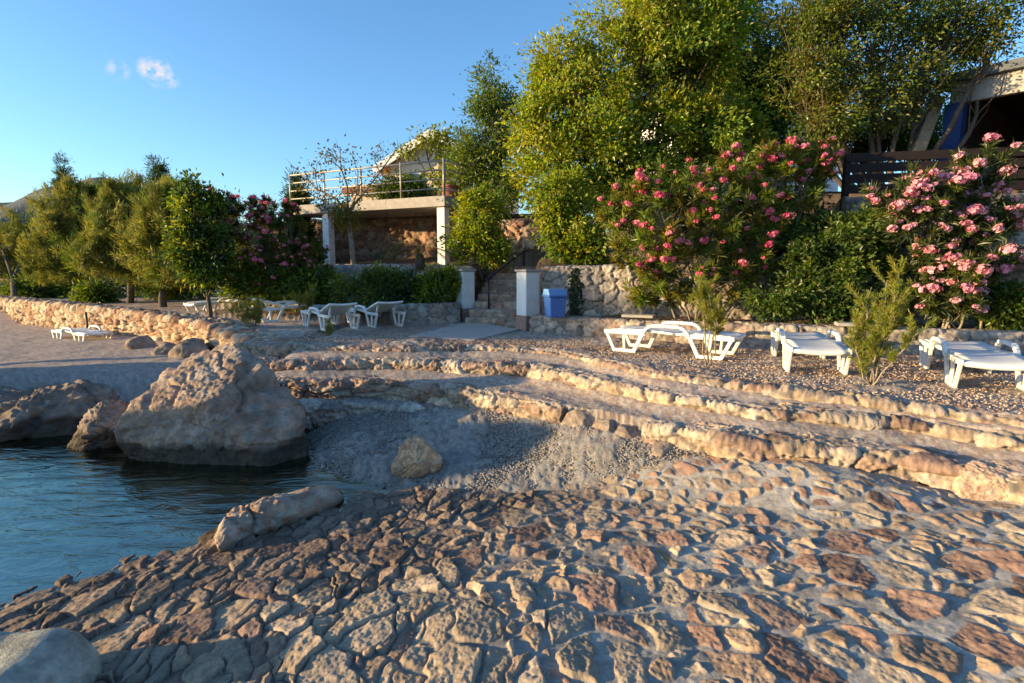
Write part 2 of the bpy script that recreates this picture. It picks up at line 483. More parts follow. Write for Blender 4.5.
fa = np.radians(np.arange(-56, 56.01, 0.16))
ba = np.radians(np.linspace(56, 304, 90)[1:-1])
angs = np.concatenate([fa, ba])
rads = [0.4]
while rads[-1] < 26: rads.append(rads[-1] * 1.0075)
while rads[-1] < 9000: rads.append(rads[-1] * 1.12)
rads = np.array(rads)
gx, gy = polar(angs, rads)
gz = ground_z(gx, gy)
rr = np.sqrt(gx ** 2 + gy ** 2)
near = 1 - sstep(22, 30, rr)
rough = fbm(gx * 1.3, gy * 1.3, 4, 3) * 0.05 + fbm(gx * 9, gy * 9, 3, 8) * 0.022 + fbm(gx * 34, gy * 34, 2, 5) * 0.014
tread = (gz > 0.6) & (gz < 1.0) & (gx > -4)
gz = gz + rough * near * np.where(tread, 0.5, 1.0) * np.where(gx < -4.2, 0.45, 1.0)
# pebbly lumps on the cove floor
e, r, ox, oy = stones(gx / 0.07, gy / 0.07, 21)
covemask = (gz < 0.6) & (gx > -4.2) & (rr < 12)
gz = gz + np.where(covemask, np.sqrt(np.clip(e, 0, 0.5)) * 0.028 * r[0], 0)
pebcol = pal(np.array([(0.27, 0.255, 0.225), (0.33, 0.305, 0.265), (0.22, 0.20, 0.175), (0.30, 0.255, 0.21)]), r[1])
e2, r2, _, _ = stones(gx / 0.045, gy / 0.045, 4)
grav = pal(np.array([(0.42, 0.36, 0.30), (0.50, 0.42, 0.34), (0.33, 0.26, 0.21), (0.46, 0.37, 0.30), (0.38, 0.27, 0.20)]), r2[1])
n = (fbm(gx * 0.8, gy * 0.8, 4, 61) + 0.5)[..., None]
gcol = grav * (0.82 + 0.36 * n)
litter = sstep(0.0, 0.28, fbm(gx * 0.9, gy * 0.9, 4, 77) + 0.10 * sstep(0.6, 2.6, gx + 0.0 * gy))[..., None] * (gz > 0.97)[..., None]
gcol = gcol * (1 - 0.55 * litter) + np.array((0.24, 0.14, 0.09)) * (0.6 + 0.8 * r2[2][..., None]) * 0.55 * litter
cm = sstep(0.62, 0.5, gz)[..., None] * (gx > -4.2)[..., None]
gcol = gcol * (1 - cm) + pebcol * cm
beachm = ((gx < -4.0) & (gz < 0.8))[..., None]
gcol = np.where(beachm, np.array((0.36, 0.29, 0.24)) * (0.8 + 0.5 * r2[2][..., None]), gcol)
wet = sstep(0.06, -0.02, gz)[..., None]
gcol = gcol * (1 - wet) + np.array((0.17, 0.17, 0.13)) * (0.7 + 0.6 * r[2][..., None]) * wet
soil = ((gz > 1.15) & (gy > np.interp(gx, LOWX, LOWY) + 0.1))[..., None]
gcol = np.where(soil, np.array((0.15, 0.10, 0.065)) * (0.7 + 0.6 * r2[2][..., None]), gcol)
far = sstep(40, 200, rr)[..., None]
gcol = gcol * (1 - far) + np.array((0.16, 0.17, 0.10)) * far
nc = len(angs)
V = np.stack([gx.ravel(), gy.ravel(), gz.ravel()], 1)
o = mesh_obj('ground', V, grid_faces(len(rads), nc, True)[:, ::-1], M['ground'], col=gcol.reshape(-1, 3))
tag(o, kind='structure')

# ------------------------------------------------------------------ the paved ramp (its stones are its surface)
ra = np.radians(np.arange(-66, 62.01, 0.115))
rr_ = [0.9]
while rr_[-1] < 8.2: rr_.append(rr_[-1] * 1.0029)
rx, ry = polar(ra, np.array(rr_))
wx = rx + 0.09 * fbm(rx * 3.1, ry * 3.1, 3, 5) + 0.02 * fbm(rx * 11, ry * 11, 2, 6)
wy = ry + 0.10 * fbm(rx * 3.1 + 40, ry * 3.1, 3, 9) + 0.03 * fbm(rx * 11, ry * 11 + 9, 2, 6)
skew = wx + 0.10 * (wy - 3)
e, r, ox, oy = stones(skew / 0.125, wy / 0.225, 7, 0.95)
eb, rb, oxb, oyb = stones(skew / 0.22 + 0.3, wy / 0.37, 15, 0.9)   # some larger stones
big = (rb[0] > 0.70 - 0.25 * sstep(4.2, 2.2, ry))
e = np.where(big, eb * 1.3, e); ox = np.where(big, oxb, ox); oy = np.where(big, oyb, oy)
r = [np.where(big, rb[(k + 1) % 4], r[k]) for k in range(4)]
dry = sstep(-1.2, 1.6, rx + 0.25 * (ry - 3) + 0.8 * fbm(rx * .7, ry * .7, 3, 31))     # mortar widens to the right
w = 0.08 + 0.35 * dry
ee = np.clip(e - w * 0.5 + 0.10 * fbm(rx * 14, ry * 14, 3, 44) - 0.10 * sstep(0.05, 0.25, fbm(rx * 2.6, ry * 2.6, 3, 46)) * dry, 0, 1)
dome = np.clip(ee / 0.13, 0, 1) ** 0.7
ht = 0.006 + 0.015 * r[0] ** 1.5
ht = np.where(big, ht * 1.15, ht)
tilt = (ox * (r[1] - 0.35) * 1.1 + oy * (r[2] - 0.5) * 0.5) * 0.055
rug = fbm(rx * 9, ry * 9, 5, 51, 0.6)
ridg = 0.5 - np.abs(fbm(rx * 22 + 0.4 * rug, ry * 10, 4, 57, 0.6))
ht = ht * (1 + 0.7 * (1 - dry))
zs = dome * (ht + tilt + 0.007 * rug + 0.010 * (ridg - 0.35) + 0.005 * fbm(rx * 45, ry * 45, 2, 59))
edgeout = ry - (6.15 - 0.12 * rx + 0.35 * fbm(rx * 1.7, ry * 1.7, 3, 12))
rz = ramp_plane(rx, ry) + 0.035 * fbm(rx * 1.1, ry * 1.1, 3, 2) + 0.007 * fbm(rx * 16, ry * 16, 4, 3) + zs - 0.02
rz = rz - 0.30 * np.clip(edgeout, 0, 3)
rz = rz + 0.05 * sstep(3.0, 4.4, rx)
smask = sstep(0.02, 0.22, dome)
wetz = sstep(0.44, 0.08, rz + 0.14 * fbm(rx * 1.6, ry * 1.6, 3, 71))        # dark tidal band towards the water
sc = pal(PAL_RAMP * np.array((1.18, 1.12, 1.10)), r[3]) * (0.7 + 0.55 * r[1][..., None])
mort = np.array((0.345, 0.32, 0.275)) * (0.85 + 0.5 * (fbm(rx * 5, ry * 5, 4, 81) + .3)[..., None])
mort = mort * (0.42 + 0.58 * dry[..., None])
rc = mort * (1 - smask[..., None]) + sc * smask[..., None]
pat = sstep(0.05, 0.3, fbm(rx * 6, ry * 6, 4, 91))[..., None] * smask[..., None]
rc = rc * (1 - 0.22 * pat) + np.array((0.36, 0.31, 0.235)) * 0.22 * pat
wetcol = np.array((0.15, 0.105, 0.075)) * (0.6 + 0.9 * r[2][..., None])
rc = rc * (1 - 0.80 * wetz[..., None]) + wetcol * (0.45 + 0.55 * smask[..., None]) * 0.80 * wetz[..., None]
V = np.stack([rx.ravel(), ry.ravel(), rz.ravel()], 1)
FQ = grid_faces(len(rr_), len(ra))[:, ::-1]
cxf, cyf, czf = rx.ravel()[FQ].mean(1), ry.ravel()[FQ].mean(1), rz.ravel()[FQ].mean(1)
keep = (czf > -0.7) & (cyf < fx(LC, cxf) + 0.15) & (cyf < 7.6 - 0.2 * cxf)
FQ = FQ[keep]
used = np.unique(FQ); remap = np.full(len(V), -1); remap[used] = np.arange(len(used))
o = mesh_obj('stone_ramp', V[used], remap[FQ], M['ramp'], col=rc.reshape(-1, 3)[used])
tag(o, kind='structure')

# ------------------------------------------------------------------ sea
def water_material():
    m, nt, p, out = new_mat('sea_water')
    N, L = nt.nodes, nt.links
    N.remove(p)
    tc = N.new('ShaderNodeTexCoord')
    mp = N.new('ShaderNodeMapping'); mp.inputs['Scale'].default_value = (0.8, 2.0, 1); mp.inputs['Rotation'].default_value = (0, 0, 0.35)
    L.new(tc.outputs['Object'], mp.inputs['Vector'])
    n1 = N.new('ShaderNodeTexNoise'); n1.inputs['Scale'].default_value = 2.6; n1.inputs['Detail'].default_value = 5; n1.inputs['Roughness'].default_value = 0.55; n1.inputs['Distortion'].default_value = 0.8
    L.new(mp.outputs[0], n1.inputs['Vector'])
    b = N.new('ShaderNodeBump'); b.inputs['Strength'].default_value = 0.30; b.inputs['Distance'].default_value = 0.08
    L.new(n1.outputs[0], b.inputs['Height'])
    fr = N.new('ShaderNodeFresnel'); fr.inputs['IOR'].default_value = 1.33; L.new(b.outputs[0], fr.inputs['Normal'])
    g = N.new('ShaderNodeBsdfGlossy'); g.inputs['Roughness'].default_value = 0.05; g.inputs['Color'].default_value = (0.28, 0.33, 0.28, 1); L.new(b.outputs[0], g.inputs['Normal'])
    t = N.new('ShaderNodeBsdfRefraction'); t.inputs['IOR'].default_value = 1.33; t.inputs['Roughness'].default_value = 0.02
    t.inputs['Color'].default_value = (0.42, 0.80, 0.82, 1); L.new(b.outputs[0], t.inputs['Normal'])
    tr = N.new('ShaderNodeBsdfTransparent'); tr.inputs['Color'].default_value = (0.36, 0.70, 0.74, 1)
    mx0 = N.new('ShaderNodeMixShader'); mx0.inputs[0].default_value = 0.6
    L.new(t.outputs[0], mx0.inputs[1]); L.new(tr.outputs[0], mx0.inputs[2])
    df = N.new('ShaderNodeBsdfDiffuse'); df.inputs['Color'].default_value = (0.016, 0.062, 0.060, 1)
    mxs = N.new('ShaderNodeMixShader'); mxs.inputs[0].default_value = 0.35
    L.new(mx0.outputs[0], mxs.inputs[1]); L.new(df.outputs[0], mxs.inputs[2])
    mx = N.new('ShaderNodeMixShader'); L.new(fr.outputs[0], mx.inputs[0]); L.new(mxs.outputs[0], mx.inputs[1]); L.new(g.outputs[0], mx.inputs[2])
    L.new(mx.outputs[0], out.inputs['Surface'])
    return m
M['water'] = water_material()
# sheet over the sea: left and behind the camera, and up into the cove
wa = np.radians(np.linspace(-180, 180, 181)[:-1])
wr = np.concatenate([[0.0], np.geomspace(0.5, 60, 70), np.geomspace(80, 9000, 14)])
wx_, wy_ = polar(wa, wr)
wzz = np.where(np.sqrt(wx_ ** 2 + wy_ ** 2) < 40, 0.012 * fbm(wx_ * 1.5, wy_ * 2.5, 2, 4), 0)
V = np.stack([wx_.ravel(), wy_.ravel(), wzz.ravel()], 1)
o = mesh_obj('sea', V, grid_faces(len(wr), len(wa), True)[:, ::-1], M['water'])
tag(o, kind='structure')

# ------------------------------------------------------------------ far hills
hx = np.linspace(-5200, -300, 150); hy = np.linspace(2600, 5200, 70)
HX, HY = np.meshgrid(hx, hy)
ridge = np.interp(HX, [-5200, -3300, -2750, -2300, -2000, -1700, -1200, -300], [80, 300, 430, 470, 330, 190, 90, 40])
HZ = ridge * np.exp(-((HY - 3500) / 620.0) ** 2) * (1 + 0.28 * fbm(HX * .0016, HY * .0016, 5, 2)) + 60 * fbm(HX * .004, HY * .004, 4, 9)
HZ = np.where(HY < 2700, 0, HZ)
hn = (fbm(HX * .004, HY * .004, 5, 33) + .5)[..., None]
hc = np.array((0.060, 0.085, 0.085)) * hn + np.array((0.13, 0.145, 0.15)) * (1 - hn)  # blue-grey mixed into the colour stands for distance haze
o = mesh_obj('hills', np.stack([HX.ravel(), HY.ravel(), HZ.ravel()], 1), grid_faces(70, 150), M['ground'], col=hc.reshape(-1, 3))
tag(o, kind='structure')

# ------------------------------------------------------------------ rocks
def ico(sub):
    import bmesh
    bm = bmesh.new(); bmesh.ops.create_icosphere(bm, subdivisions=sub, radius=1.0)
    v = np.array([q.co[:] for q in bm.verts]); f = np.array([[q.index for q in p.verts] for p in bm.faces])
    bm.free(); return v, f
ICO = {k: ico(k) for k in (2, 4, 6, 7)}

def rock(name, loc, lobes, seed, amp=0.10, sub=6, palette=PAL_WARM, wetline=None, tint=(1, 1, 1), facets=10, freq=1.6, sq=0):
    D, Fc = ICO[sub]
    R = np.full(len(D), 0.02)
    for c, rad in lobes:
        c, rad = np.array(c, float), np.array(rad, float)
        d = D / rad; q = -c / rad
        a = (d * d).sum(1); b = 2 * (d * q).sum(1); cc = (q * q).sum() - 1
        disc = b * b - 4 * a * cc
        t = np.where(disc > 0, (-b + np.sqrt(np.maximum(disc, 0))) / (2 * a), 0)
        R = np.maximum(R, t)
    if sq: R = R / (np.abs(D) ** sq).sum(1) ** (1.0 / sq) * (np.abs(D) ** 2).sum(1)
    P = D * R[:, None]
    size = np.array([max(l[1]) for l in lobes]).max()
    rng = np.random.RandomState(seed)
    for k in range(facets):                                # knock flat faces off it
        nrm = rng.normal(size=3); nrm[2] = abs(nrm[2]) * 0.7; nrm /= np.linalg.norm(nrm)
        h = P @ nrm
        lim = h.max() * rng.uniform(0.62, 0.88)
        over = np.clip(h - lim, 0, None)
        P = P - nrm * (over * 0.85)[:, None]
    q = P / size + seed * 3.7
    n1 = fbm3(q, 3, seed, 0.42, freq * 1.2)
    n2 = fbm3(q, 5, seed + 9, 0.6, freq * 3.2)
    cr = np.abs(fbm3(q * np.array((1.3, 0.7, 2.2)) @ np.array(((.8, .5, .2), (-.5, .8, .1), (-.2, -.2, .95))), 2, seed + 20, 0.35, freq * 0.9))
    crack = -np.clip(1 - cr / 0.035, 0, 1) ** 1.0
    n3 = fbm3(q, 3, seed + 31, 0.6, freq * 11)
    ridged = 0.35 - np.abs(fbm3(q * np.array((1, 1, 1.6)), 4, seed + 55, 0.6, freq * 2.6))
    disp = size * (amp * 1.3 * n1 + amp * 0.34 * n2 + amp * 0.45 * crack + amp * 0.34 * n3 + amp * 0.55 * ridged)
    P = P + D * disp[:, None]
    k = np.clip((fbm3(q, 3, seed + 41, 0.5, freq * 1.6) + 0.5), 0, 0.999)
    col = pal(palette, k) * 0.5 + pal(palette, np.clip(k[::1] * 0.999, 0, .99))[:, :] * 0.2 + palette.mean(0) * 0.3
    col = col * np.array(tint) * (1 + 0.5 * n2)[:, None]
    lich = sstep(0.12, 0.3, fbm3(q, 4, seed + 77, 0.6, freq * 2.2))[:, None]
    col = col * (1 - 0.45 * lich) + np.array((0.35, 0.325, 0.28)) * 0.45 * lich
    if wetline is not None:
        zz = P[:, 2] + loc[2] + 0.16 * n1
        wv = sstep(wetline + 0.13, wetline, zz)[:, None]
        col = col * (1 - 0.9 * wv) + np.array((0.045, 0.035, 0.024)) * (1 + n2)[:, None] * 0.9 * wv
    col = np.clip(col, 0.01, 0.8)
    o = mesh_obj(name, P, Fc, M['rock'], col=col)
    o.location = [float(c) for c in loc]
    return o

PAL_ROCK = np.array([(0.32, 0.245, 0.185), (0.37, 0.28, 0.205), (0.27, 0.215, 0.17), (0.35, 0.24, 0.175), (0.30, 0.26, 0.21)])
o = rock('boulder', (-3.75, 7.15, 0.30), [((-0.05, 0.1, 0.10), (0.85, 0.85, 0.92)), ((0.80, -0.12, -0.05), (0.74, 0.66, 0.58)), ((-0.58, -0.25, -0.05), (0.50, 0.52, 0.60)), ((0.1, 0.25, 0.26), (0.62, 0.6, 0.58)), ((0.0, 0, -0.45), (1.2, 0.9, 0.45))], 5, 0.095, 7, PAL_ROCK * np.array((1.0, .92, .88)), 0.16, facets=11)
tag(o, 'big pinkish limestone boulder with cracks, standing in the water of the cove', 'boulder')
o = rock('boulder', (-5.32, 7.35, 0.10), [((0, 0, 0.1), (0.32, 0.35, 0.40)), ((0.18, 0.1, 0.25), (0.26, 0.3, 0.32)), ((-0.12, 0, -0.2), (0.45, 0.4, 0.3))], 12, 0.22, 6, PAL_ROCK * 0.85, 0.16)
tag(o, 'knobbly brown rock squeezed between the big boulder and the flat dark outcrop', 'boulder')
o = rock('boulder', (-6.9, 8.2, 0.10), [((0, 0, 0), (1.35, 0.7, 0.52)), ((0.5, 0.1, 0.2), (0.6, 0.5, 0.36)), ((-1.2, 0.2, 0.0), (0.9, 0.6, 0.45))], 21, 0.19, 6, PAL_ROCK * 0.72, 0.2)
tag(o, 'long flat dark outcrop at the water edge below the pebble beach', 'outcrop')
o = rock('boulder', (-9.6, 8.3, 0.0), [((0, 0, 0), (1.2, 0.7, 0.5)), ((0.5, -.1, 0), (0.7, 0.5, 0.42))], 29, 0.13, 6, PAL_ROCK * 0.7, 0.12)
tag(o, 'dark shore rock at the far left edge of the cove', 'boulder')
o = rock('boulder', (-11.6, 8.7, 0.2), [((0, -0.2, 0.5), (1.1, 1.1, 1.75)), ((0, 0.9, 0.5), (1.1, 1.1, 1.6)), ((0, 0, -0.6), (1.5, 1.8, 0.9))], 35, 0.10, 6, PAL_ROCK * 0.8, 0.1)  # added unseen rock, shaped to shade the left ends of the ledges
tag(o, 'added broad shore rock, unseen at left, casting shade over the left ledges', 'boulder')
o = rock('boulder', (-11.5, 5.05, 0.25), [((0, -0.2, 0.2), (1.0, 0.85, 1.75)), ((0, -1.0, -0.2), (0.9, 0.7, 1.2)), ((0, 0.7, 0.1), (1.0, 0.75, 1.62)), ((0, 0, -0.7), (1.4, 1.6, 0.8))], 36, 0.09, 6, PAL_ROCK * 0.8, 0.1, facets=6)  # added unseen rock, its height set to keep sun off the cove
tag(o, 'added upright shore rock, unseen in the sea at left, casting shade over the cove', 'boulder')
p = G(412, 474, 0.10)
o = rock('boulder', (p[0], p[1] + 0.10, 0.24), [((0, 0, 0), (0.25, 0.22, 0.25)), ((0.12, 0.03, -0.05), (0.2, 0.18, 0.15))], 33, 0.14, 6, PAL_WARM * np.array((1.0, .9, .72)), None)
tag(o, 'small upright ochre rock at the top of the paved ramp beside the pebbles', 'rock')
p0, p1 = G(180, 548, 0.08), G(325, 500, 0.04)
c = (p0 + p1) / 2; L = np.linalg.norm(p1 - p0)
o = rock('boulder', (0, 0, 0), [((0, 0, 0), (L * .66, 0.26, 0.15)), ((-L * .36, -0.04, 0.02), (0.34, 0.31, 0.24)), ((L * .3, 0.03, 0.0), (0.50, 0.22, 0.14))], 44, 0.15, 6, PAL_WARM * 0.75, 0.0)
o.location = (c[0] - .06, c[1] + 0.0, 0.03); o.rotation_euler = (0, 0, math.atan2(p1[1] - p0[1], p1[0] - p0[0]))
tag(o, 'long low ridge of pale rock along the water edge of the paved ramp', 'rock')
p = G(30, 672, 0.42)
o = rock('boulder', (p[0] - 0.27, p[1] + 0.02, 0.23), [((0, 0, 0), (0.44, 0.33, 0.215))], 52, 0.022, 6, np.array([(0.36, 0.37, 0.30), (0.39, 0.38, 0.31)]), None, facets=0, sq=5)
tag(o, 'smooth grey rounded block in the near corner of the ramp', 'block')
for (px, py, z, s, sd, lb) in [(143, 347, 0.52, 0.34, 61, 'brown rock leaning against the foot of the sea wall beside the white lounger'),
                               (168, 351, 0.55, 0.30, 62, 'low grey rock at the foot of the sea wall, nearest the big boulder'),
                               (190, 352, 0.60, 0.36, 63, 'flat pale rock lying before the end of the sea wall'),
                               (228, 366, 0.62, 0.34, 64, 'low rock where the curved ledges run into the sea wall'),
                               (30, 322, 0.28, 0.55, 65, 'dark brown rock at the sea wall foot beside the farthest lounger')]:
    p = G(px, py, z)
    o = rock('boulder', (p[0], p[1], z), [((0, 0, 0), (s * 1.3, s, s * .62)), ((s * .3, 0, .05), (s * .7, s * .7, s * .6))], sd, 0.16, 4, PAL_ROCK * 0.85)
    tag(o, lb, 'rock')
p = G(1000, 500, 0.62)
o = rock('boulder', (p[0] + 0.05, p[1] + 0.2, 0.66), [((0, 0, 0), (0.30, 0.26, 0.20)), ((.15, 0.05, 0), (.26, .2, .2))], 71, 0.08, 6, PAL_WARM, None, facets=14)
tag(o, 'squared ochre corner stone at the right foot of the ledges', 'rock')

# ------------------------------------------------------------------ swept stonework: ledges and walls
def resample(P, step):
    P = np.asarray(P, float)
    d = np.r_[0, np.cumsum(np.linalg.norm(np.diff(P[:, :2], axis=0), axis=1))]
    n = max(2, int(d[-1] / step) + 1)
    s = np.linspace(0, d[-1], n)
    return np.stack([np.interp(s, d, P[:, k]) for k in range(P.shape[1])], 1), s

def stonework(name, pts, thick, label, cat, cell=(0.3, 0.2), step=0.02, rnd=0.06, amp=0.05, palette=PAL_WARM, seed=1, mortar=(0.30, 0.25, 0.195), mw=0.08, wob=0.03, mat='wall', smooth_path=0, face=-1, rugged=1.0, parent=None, wetline=None):
    """pts rows: x, y, z_bottom, z_top.  The face looks to the side of -Y when the path runs along +X."""
    P, s = resample(pts, step)
    if smooth_path:
        k = np.ones(smooth_path) / smooth_path
        for c in range(4):
            pad = np.pad(P[:, c], smooth_path // 2, mode='edge')
            P[:, c] = np.convolve(pad, k, 'valid')[:len(P)]
    T = np.gradient(P[:, :2], axis=0); T /= np.linalg.norm(T, axis=1)[:, None] + 1e-9
    Nn = np.stack([-T[:, 1], T[:, 0]], 1) * face
    h = (P[:, 3] - P[:, 2]).max()
    # profile in (o, z-fraction/abs)
    prof = []
    nz = max(2, int((h - rnd) / step))
    for i in range(nz): prof.append((0, i / nz, 0, 1, 0))
    na = max(3, int(rnd * 1.6 / step))
    for i in range(na + 1):
        a = math.pi / 2 * i / na
        prof.append((rnd * (1 - math.cos(a)), 1.0, -rnd + rnd * math.sin(a), math.cos(a), math.sin(a)))
    nt = max(2, int((thick - 2 * rnd) / step))
    for i in range(1, nt): prof.append((rnd + (thick - 2 * rnd) * i / nt, 1.0, 0, 0, 1))
    for i in range(na + 1):
        a = math.pi / 2 * i / na
        prof.append((thick - rnd + rnd * math.sin(a), 1.0, -rnd + rnd * math.cos(a), -math.sin(a), math.cos(a)))
    for i in range(3): prof.append((thick, 0.7 * (1 - (i + 1) / 3) if i < 2 else 0.0, 0, -1, 0))
    prof = np.array(prof)
    arc = np.r_[0, np.cumsum(np.hypot(np.diff(prof[:, 0]), np.diff(prof[:, 1] * (h - rnd) + prof[:, 2])))]
    nu, nv = len(P), len(prof)
    o_, zf, za, pn, pz = [prof[:, k][None, :] for k in range(5)]
    zb, zt = P[:, 2][:, None], P[:, 3][:, None]
    Z = np.where(zf >= 1.0, zt + za, zb + (zt - rnd - zb) * zf)
    X = P[:, 0][:, None] - Nn[:, 0][:, None] * o_
    Y = P[:, 1][:, None] - Nn[:, 1][:, None] * o_
    U = np.repeat(s[:, None], nv, 1); A = np.repeat(arc[None, :], nu, 0)
    Uw = U + 0.5 * cell[0] * fbm(U / cell[0] * 0.9, A / cell[1] * 0.9, 3, seed)
    Aw = A + 0.5 * cell[1] * fbm(U / cell[0] * 0.9 + 31, A / cell[1] * 0.9, 3, seed + 3)
    e, r, ox, oy = stones(Uw / cell[0], Aw / cell[1], seed, 0.8)
    e = e + 0.10 * fbm(U * 20, A * 20, 3, seed + 8)
    dome = np.clip((e - mw) / 0.15, 0, 1) ** 0.6
    rg = fbm(U * 7, A * 7, 5, seed + 13, 0.62)
    rd = 0.4 - np.abs(fbm(U * 5 + rg * .5, A * 9, 4, seed + 19, 0.6))
    rh = fbm(U * 26, A * 26, 4, seed + 29, 0.65)
    d = dome * amp * (0.45 + 0.65 * r[0] + 1.1 * (ox * (r[1] - .5) + oy * (r[2] - .5))) + amp * rugged * (0.30 * rg + 0.35 * rd) + 0.026 * rh
    low = wob * fbm(U * 1.1, A * 0.8, 4, seed + 23) * 2 + wob * 0.7 * fbm(U * 4.5, A * 4.5, 3, seed + 27)
    DX = (d + low) * pn
    X = X + Nn[:, 0][:, None] * DX; Y = Y + Nn[:, 1][:, None] * DX
    Z = Z + (d * 0.7 + 0.4 * low) * pz
    sm = sstep(0.0, 0.25, dome)[..., None]
    c = pal(palette, r[3]) * (0.78 + 0.44 * r[1][..., None])
    mcol = np.array(mortar) * (0.9 + 0.4 * rg)[..., None]
    c = mcol * (1 - sm) + c * sm
    c = np.clip(c * (1 + 0.35 * rg[..., None]) * (1 + 0.4 * rh[..., None]), 0.01, 0.85)
    if wetline is not None:
        wv = sstep(wetline + 0.14, wetline, Z + 0.1 * rg)[..., None]
        c = c * (1 - 0.85 * wv) + np.array((0.06, 0.05, 0.04)) * 0.85 * wv
    V = np.stack([X.ravel(), Y.ravel(), Z.ravel()], 1)
    Fq = [tuple(q) for q in grid_faces(nu, nv)] if face > 0 else [tuple(q[::-1]) for q in grid_faces(nu, nv)]
    ends = [tuple(range(nv)), tuple((nu - 1) * nv + k for k in range(nv - 1, -1, -1))]
    ob = mesh_obj(name, V, Fq + ends, M[mat], parent, col=c.reshape(-1, 3))
    for q in ob.data.polygons[-2:]: q.use_smooth = False
    if label: tag(ob, label, cat)
    return ob

def with_z(P, zb):
    P = np.array(P); P[:, 2] -= 0.03; zb = np.broadcast_to(zb, (len(P),))
    return np.stack([P[:, 0], P[:, 1], zb, P[:, 2]], 1)

stonework('stone_ledge', with_z(LA, 0.82), 0.30, 'uppermost curved stone ledge, bordering the gravel with the sun loungers', 'stone ledge', (0.34, 0.16), 0.014, 0.04, 0.036, PAL_PALE, 11, wob=0.05, smooth_path=25)
stonework('stone_ledge', with_z(LB, 0.58), 0.32, 'middle curved stone ledge, second step below the gravel terrace', 'stone ledge', (0.36, 0.20), 0.014, 0.045, 0.042, PAL_PALE, 12, wob=0.05, smooth_path=25)
LCz = with_z(LC, np.interp(LC[:, 0], [-3, 0, 1.3, 2.5, 3.5], [0.30, 0.08, 0.12, 0.20, 0.30]))
xs_ = np.linspace(LC[0, 0], 0.62, 30)
stonework('stone_ledge', np.stack([np.interp(xs_, LCz[:, 0], LCz[:, k]) for k in range(4)], 1), 0.34, 'third curved stone ledge, ending in a blunt sunlit nose above the cove pebbles', 'stone ledge', (0.38, 0.22), 0.014, 0.05, 0.048, PAL_PALE, 15, wob=0.06, smooth_path=25)
for x_, dy_, z_, s_, sd_, lb_ in [(0.78, .06, .52, .24, 81, 'reddish rock in the gap of the third ledge, next to the blunt nose'), (1.02, .02, .50, .22, 82, 'middle grey rock of those filling the gap in the third ledge'), (1.24, .04, .52, .20, 83, 'rightmost of the rocks filling the gap in the third ledge'), (0.92, -.22, .38, .17, 84, 'low small rock lying before the gap in the third ledge'), (1.45, -.16, .42, .22, 85, 'flat pinkish rock at the foot of the third ledge, right of its gap')]:
    o = rock('boulder', (x_, fx(LC, x_) + dy_, z_), [((0, 0, 0), (s_, s_ * .8, s_ * .85)), ((s_ * .35, 0, -.03), (s_ * .7, s_ * .7, s_ * .7))], sd_, 0.13, 4, PAL_ROCK * 0.95)
    tag(o, lb_, 'rock')
xs_ = np.linspace(1.32, LC[-1, 0], 40)
stonework('stone_ledge', np.stack([np.interp(xs_, LCz[:, 0], LCz[:, k]) for k in range(4)], 1), 0.34, 'lower right stone ledge of big rough stones, along the top of the paved ramp', 'stone ledge', (0.38, 0.22), 0.014, 0.05, 0.048, PAL_PALE, 13, wob=0.06, smooth_path=25)
stonework('stone_ledge', with_z(LD, -0.15), 0.36, 'lowest short stone ledge, dark at its foot by the cove water', 'stone ledge', (0.40, 0.24), 0.016, 0.06, 0.05, PAL_GREY, 14, wob=0.06, smooth_path=15, wetline=0.08)

# sea wall along the beach
SW = [(x, y - 0.0, zb, zt) for x, y, zb, zt in [(-34, 31, -0.3, 1.22), (-24, 24.4, -0.1, 1.20), (-18.9, 21, 0, 1.18), (-14, 17.7, 0.1, 1.17), (-10, 15, 0.2, 1.14), (-6.9, 12.6, 0.3, 1.08), (-5.0, 10.4, 0.4, 1.02), (-4.15, 9.35, 0.45, 0.98)]]
stonework('sea_wall', SW, 0.55, 'long dry-stone sea wall of sunlit ochre stones curving along the beach', 'stone wall', (0.30, 0.24), 0.035, 0.08, 0.09, np.array([(0.42, 0.30, 0.20), (0.46, 0.34, 0.23), (0.35, 0.22, 0.14), (0.50, 0.40, 0.28), (0.30, 0.18, 0.12)]), 21, mortar=(0.14, 0.10, 0.075), mw=0.03, wob=0.06, smooth_path=9)

# walls behind the terrace
stonework('garden_wall', [(x, y, 0.95, zt) for x, y, zt in [(0.36, 11.22, 1.36), (2.2, 9.9, 1.38), (4.4, 8.75, 1.40), (6.8, 7.9, 1.40), (10.5, 6.9, 1.40)]], 0.30, 'low stone garden wall running behind the three near loungers', 'stone wall', (0.30, 0.20), 0.025, 0.04, 0.035, PAL_GREY, 31, mortar=(0.22, 0.18, 0.15), mw=0.05, wob=0.02)
stonework('garden_wall', [(x, y, 0.95, 1.47) for x, y in [(-2.75, 12.75), (-1.9, 12.95), (-1.22, 13.35)]], 0.35, 'short low stone wall ending at the farther white gate pillar', 'stone wall', (0.32, 0.24), 0.025, 0.04, 0.035, PAL_GREY, 32, mortar=(0.22, 0.18, 0.15), mw=0.05, wob=0.02)
stonework('retaining_wall', [(x, y, 0.95, zt) for x, y, zt in [(0.60, 11.82, 2.32), (3.0, 10.95, 2.34), (5.0, 10.25, 2.36), (5.6, 10.0, 2.36)]], 0.45, 'grey stone retaining wall behind the blue waste bin', 'stone wall', (0.32, 0.23), 0.022, 0.04, 0.045, PAL_GREY, 33, mortar=(0.20, 0.17, 0.14), mw=0.05, wob=0.03)
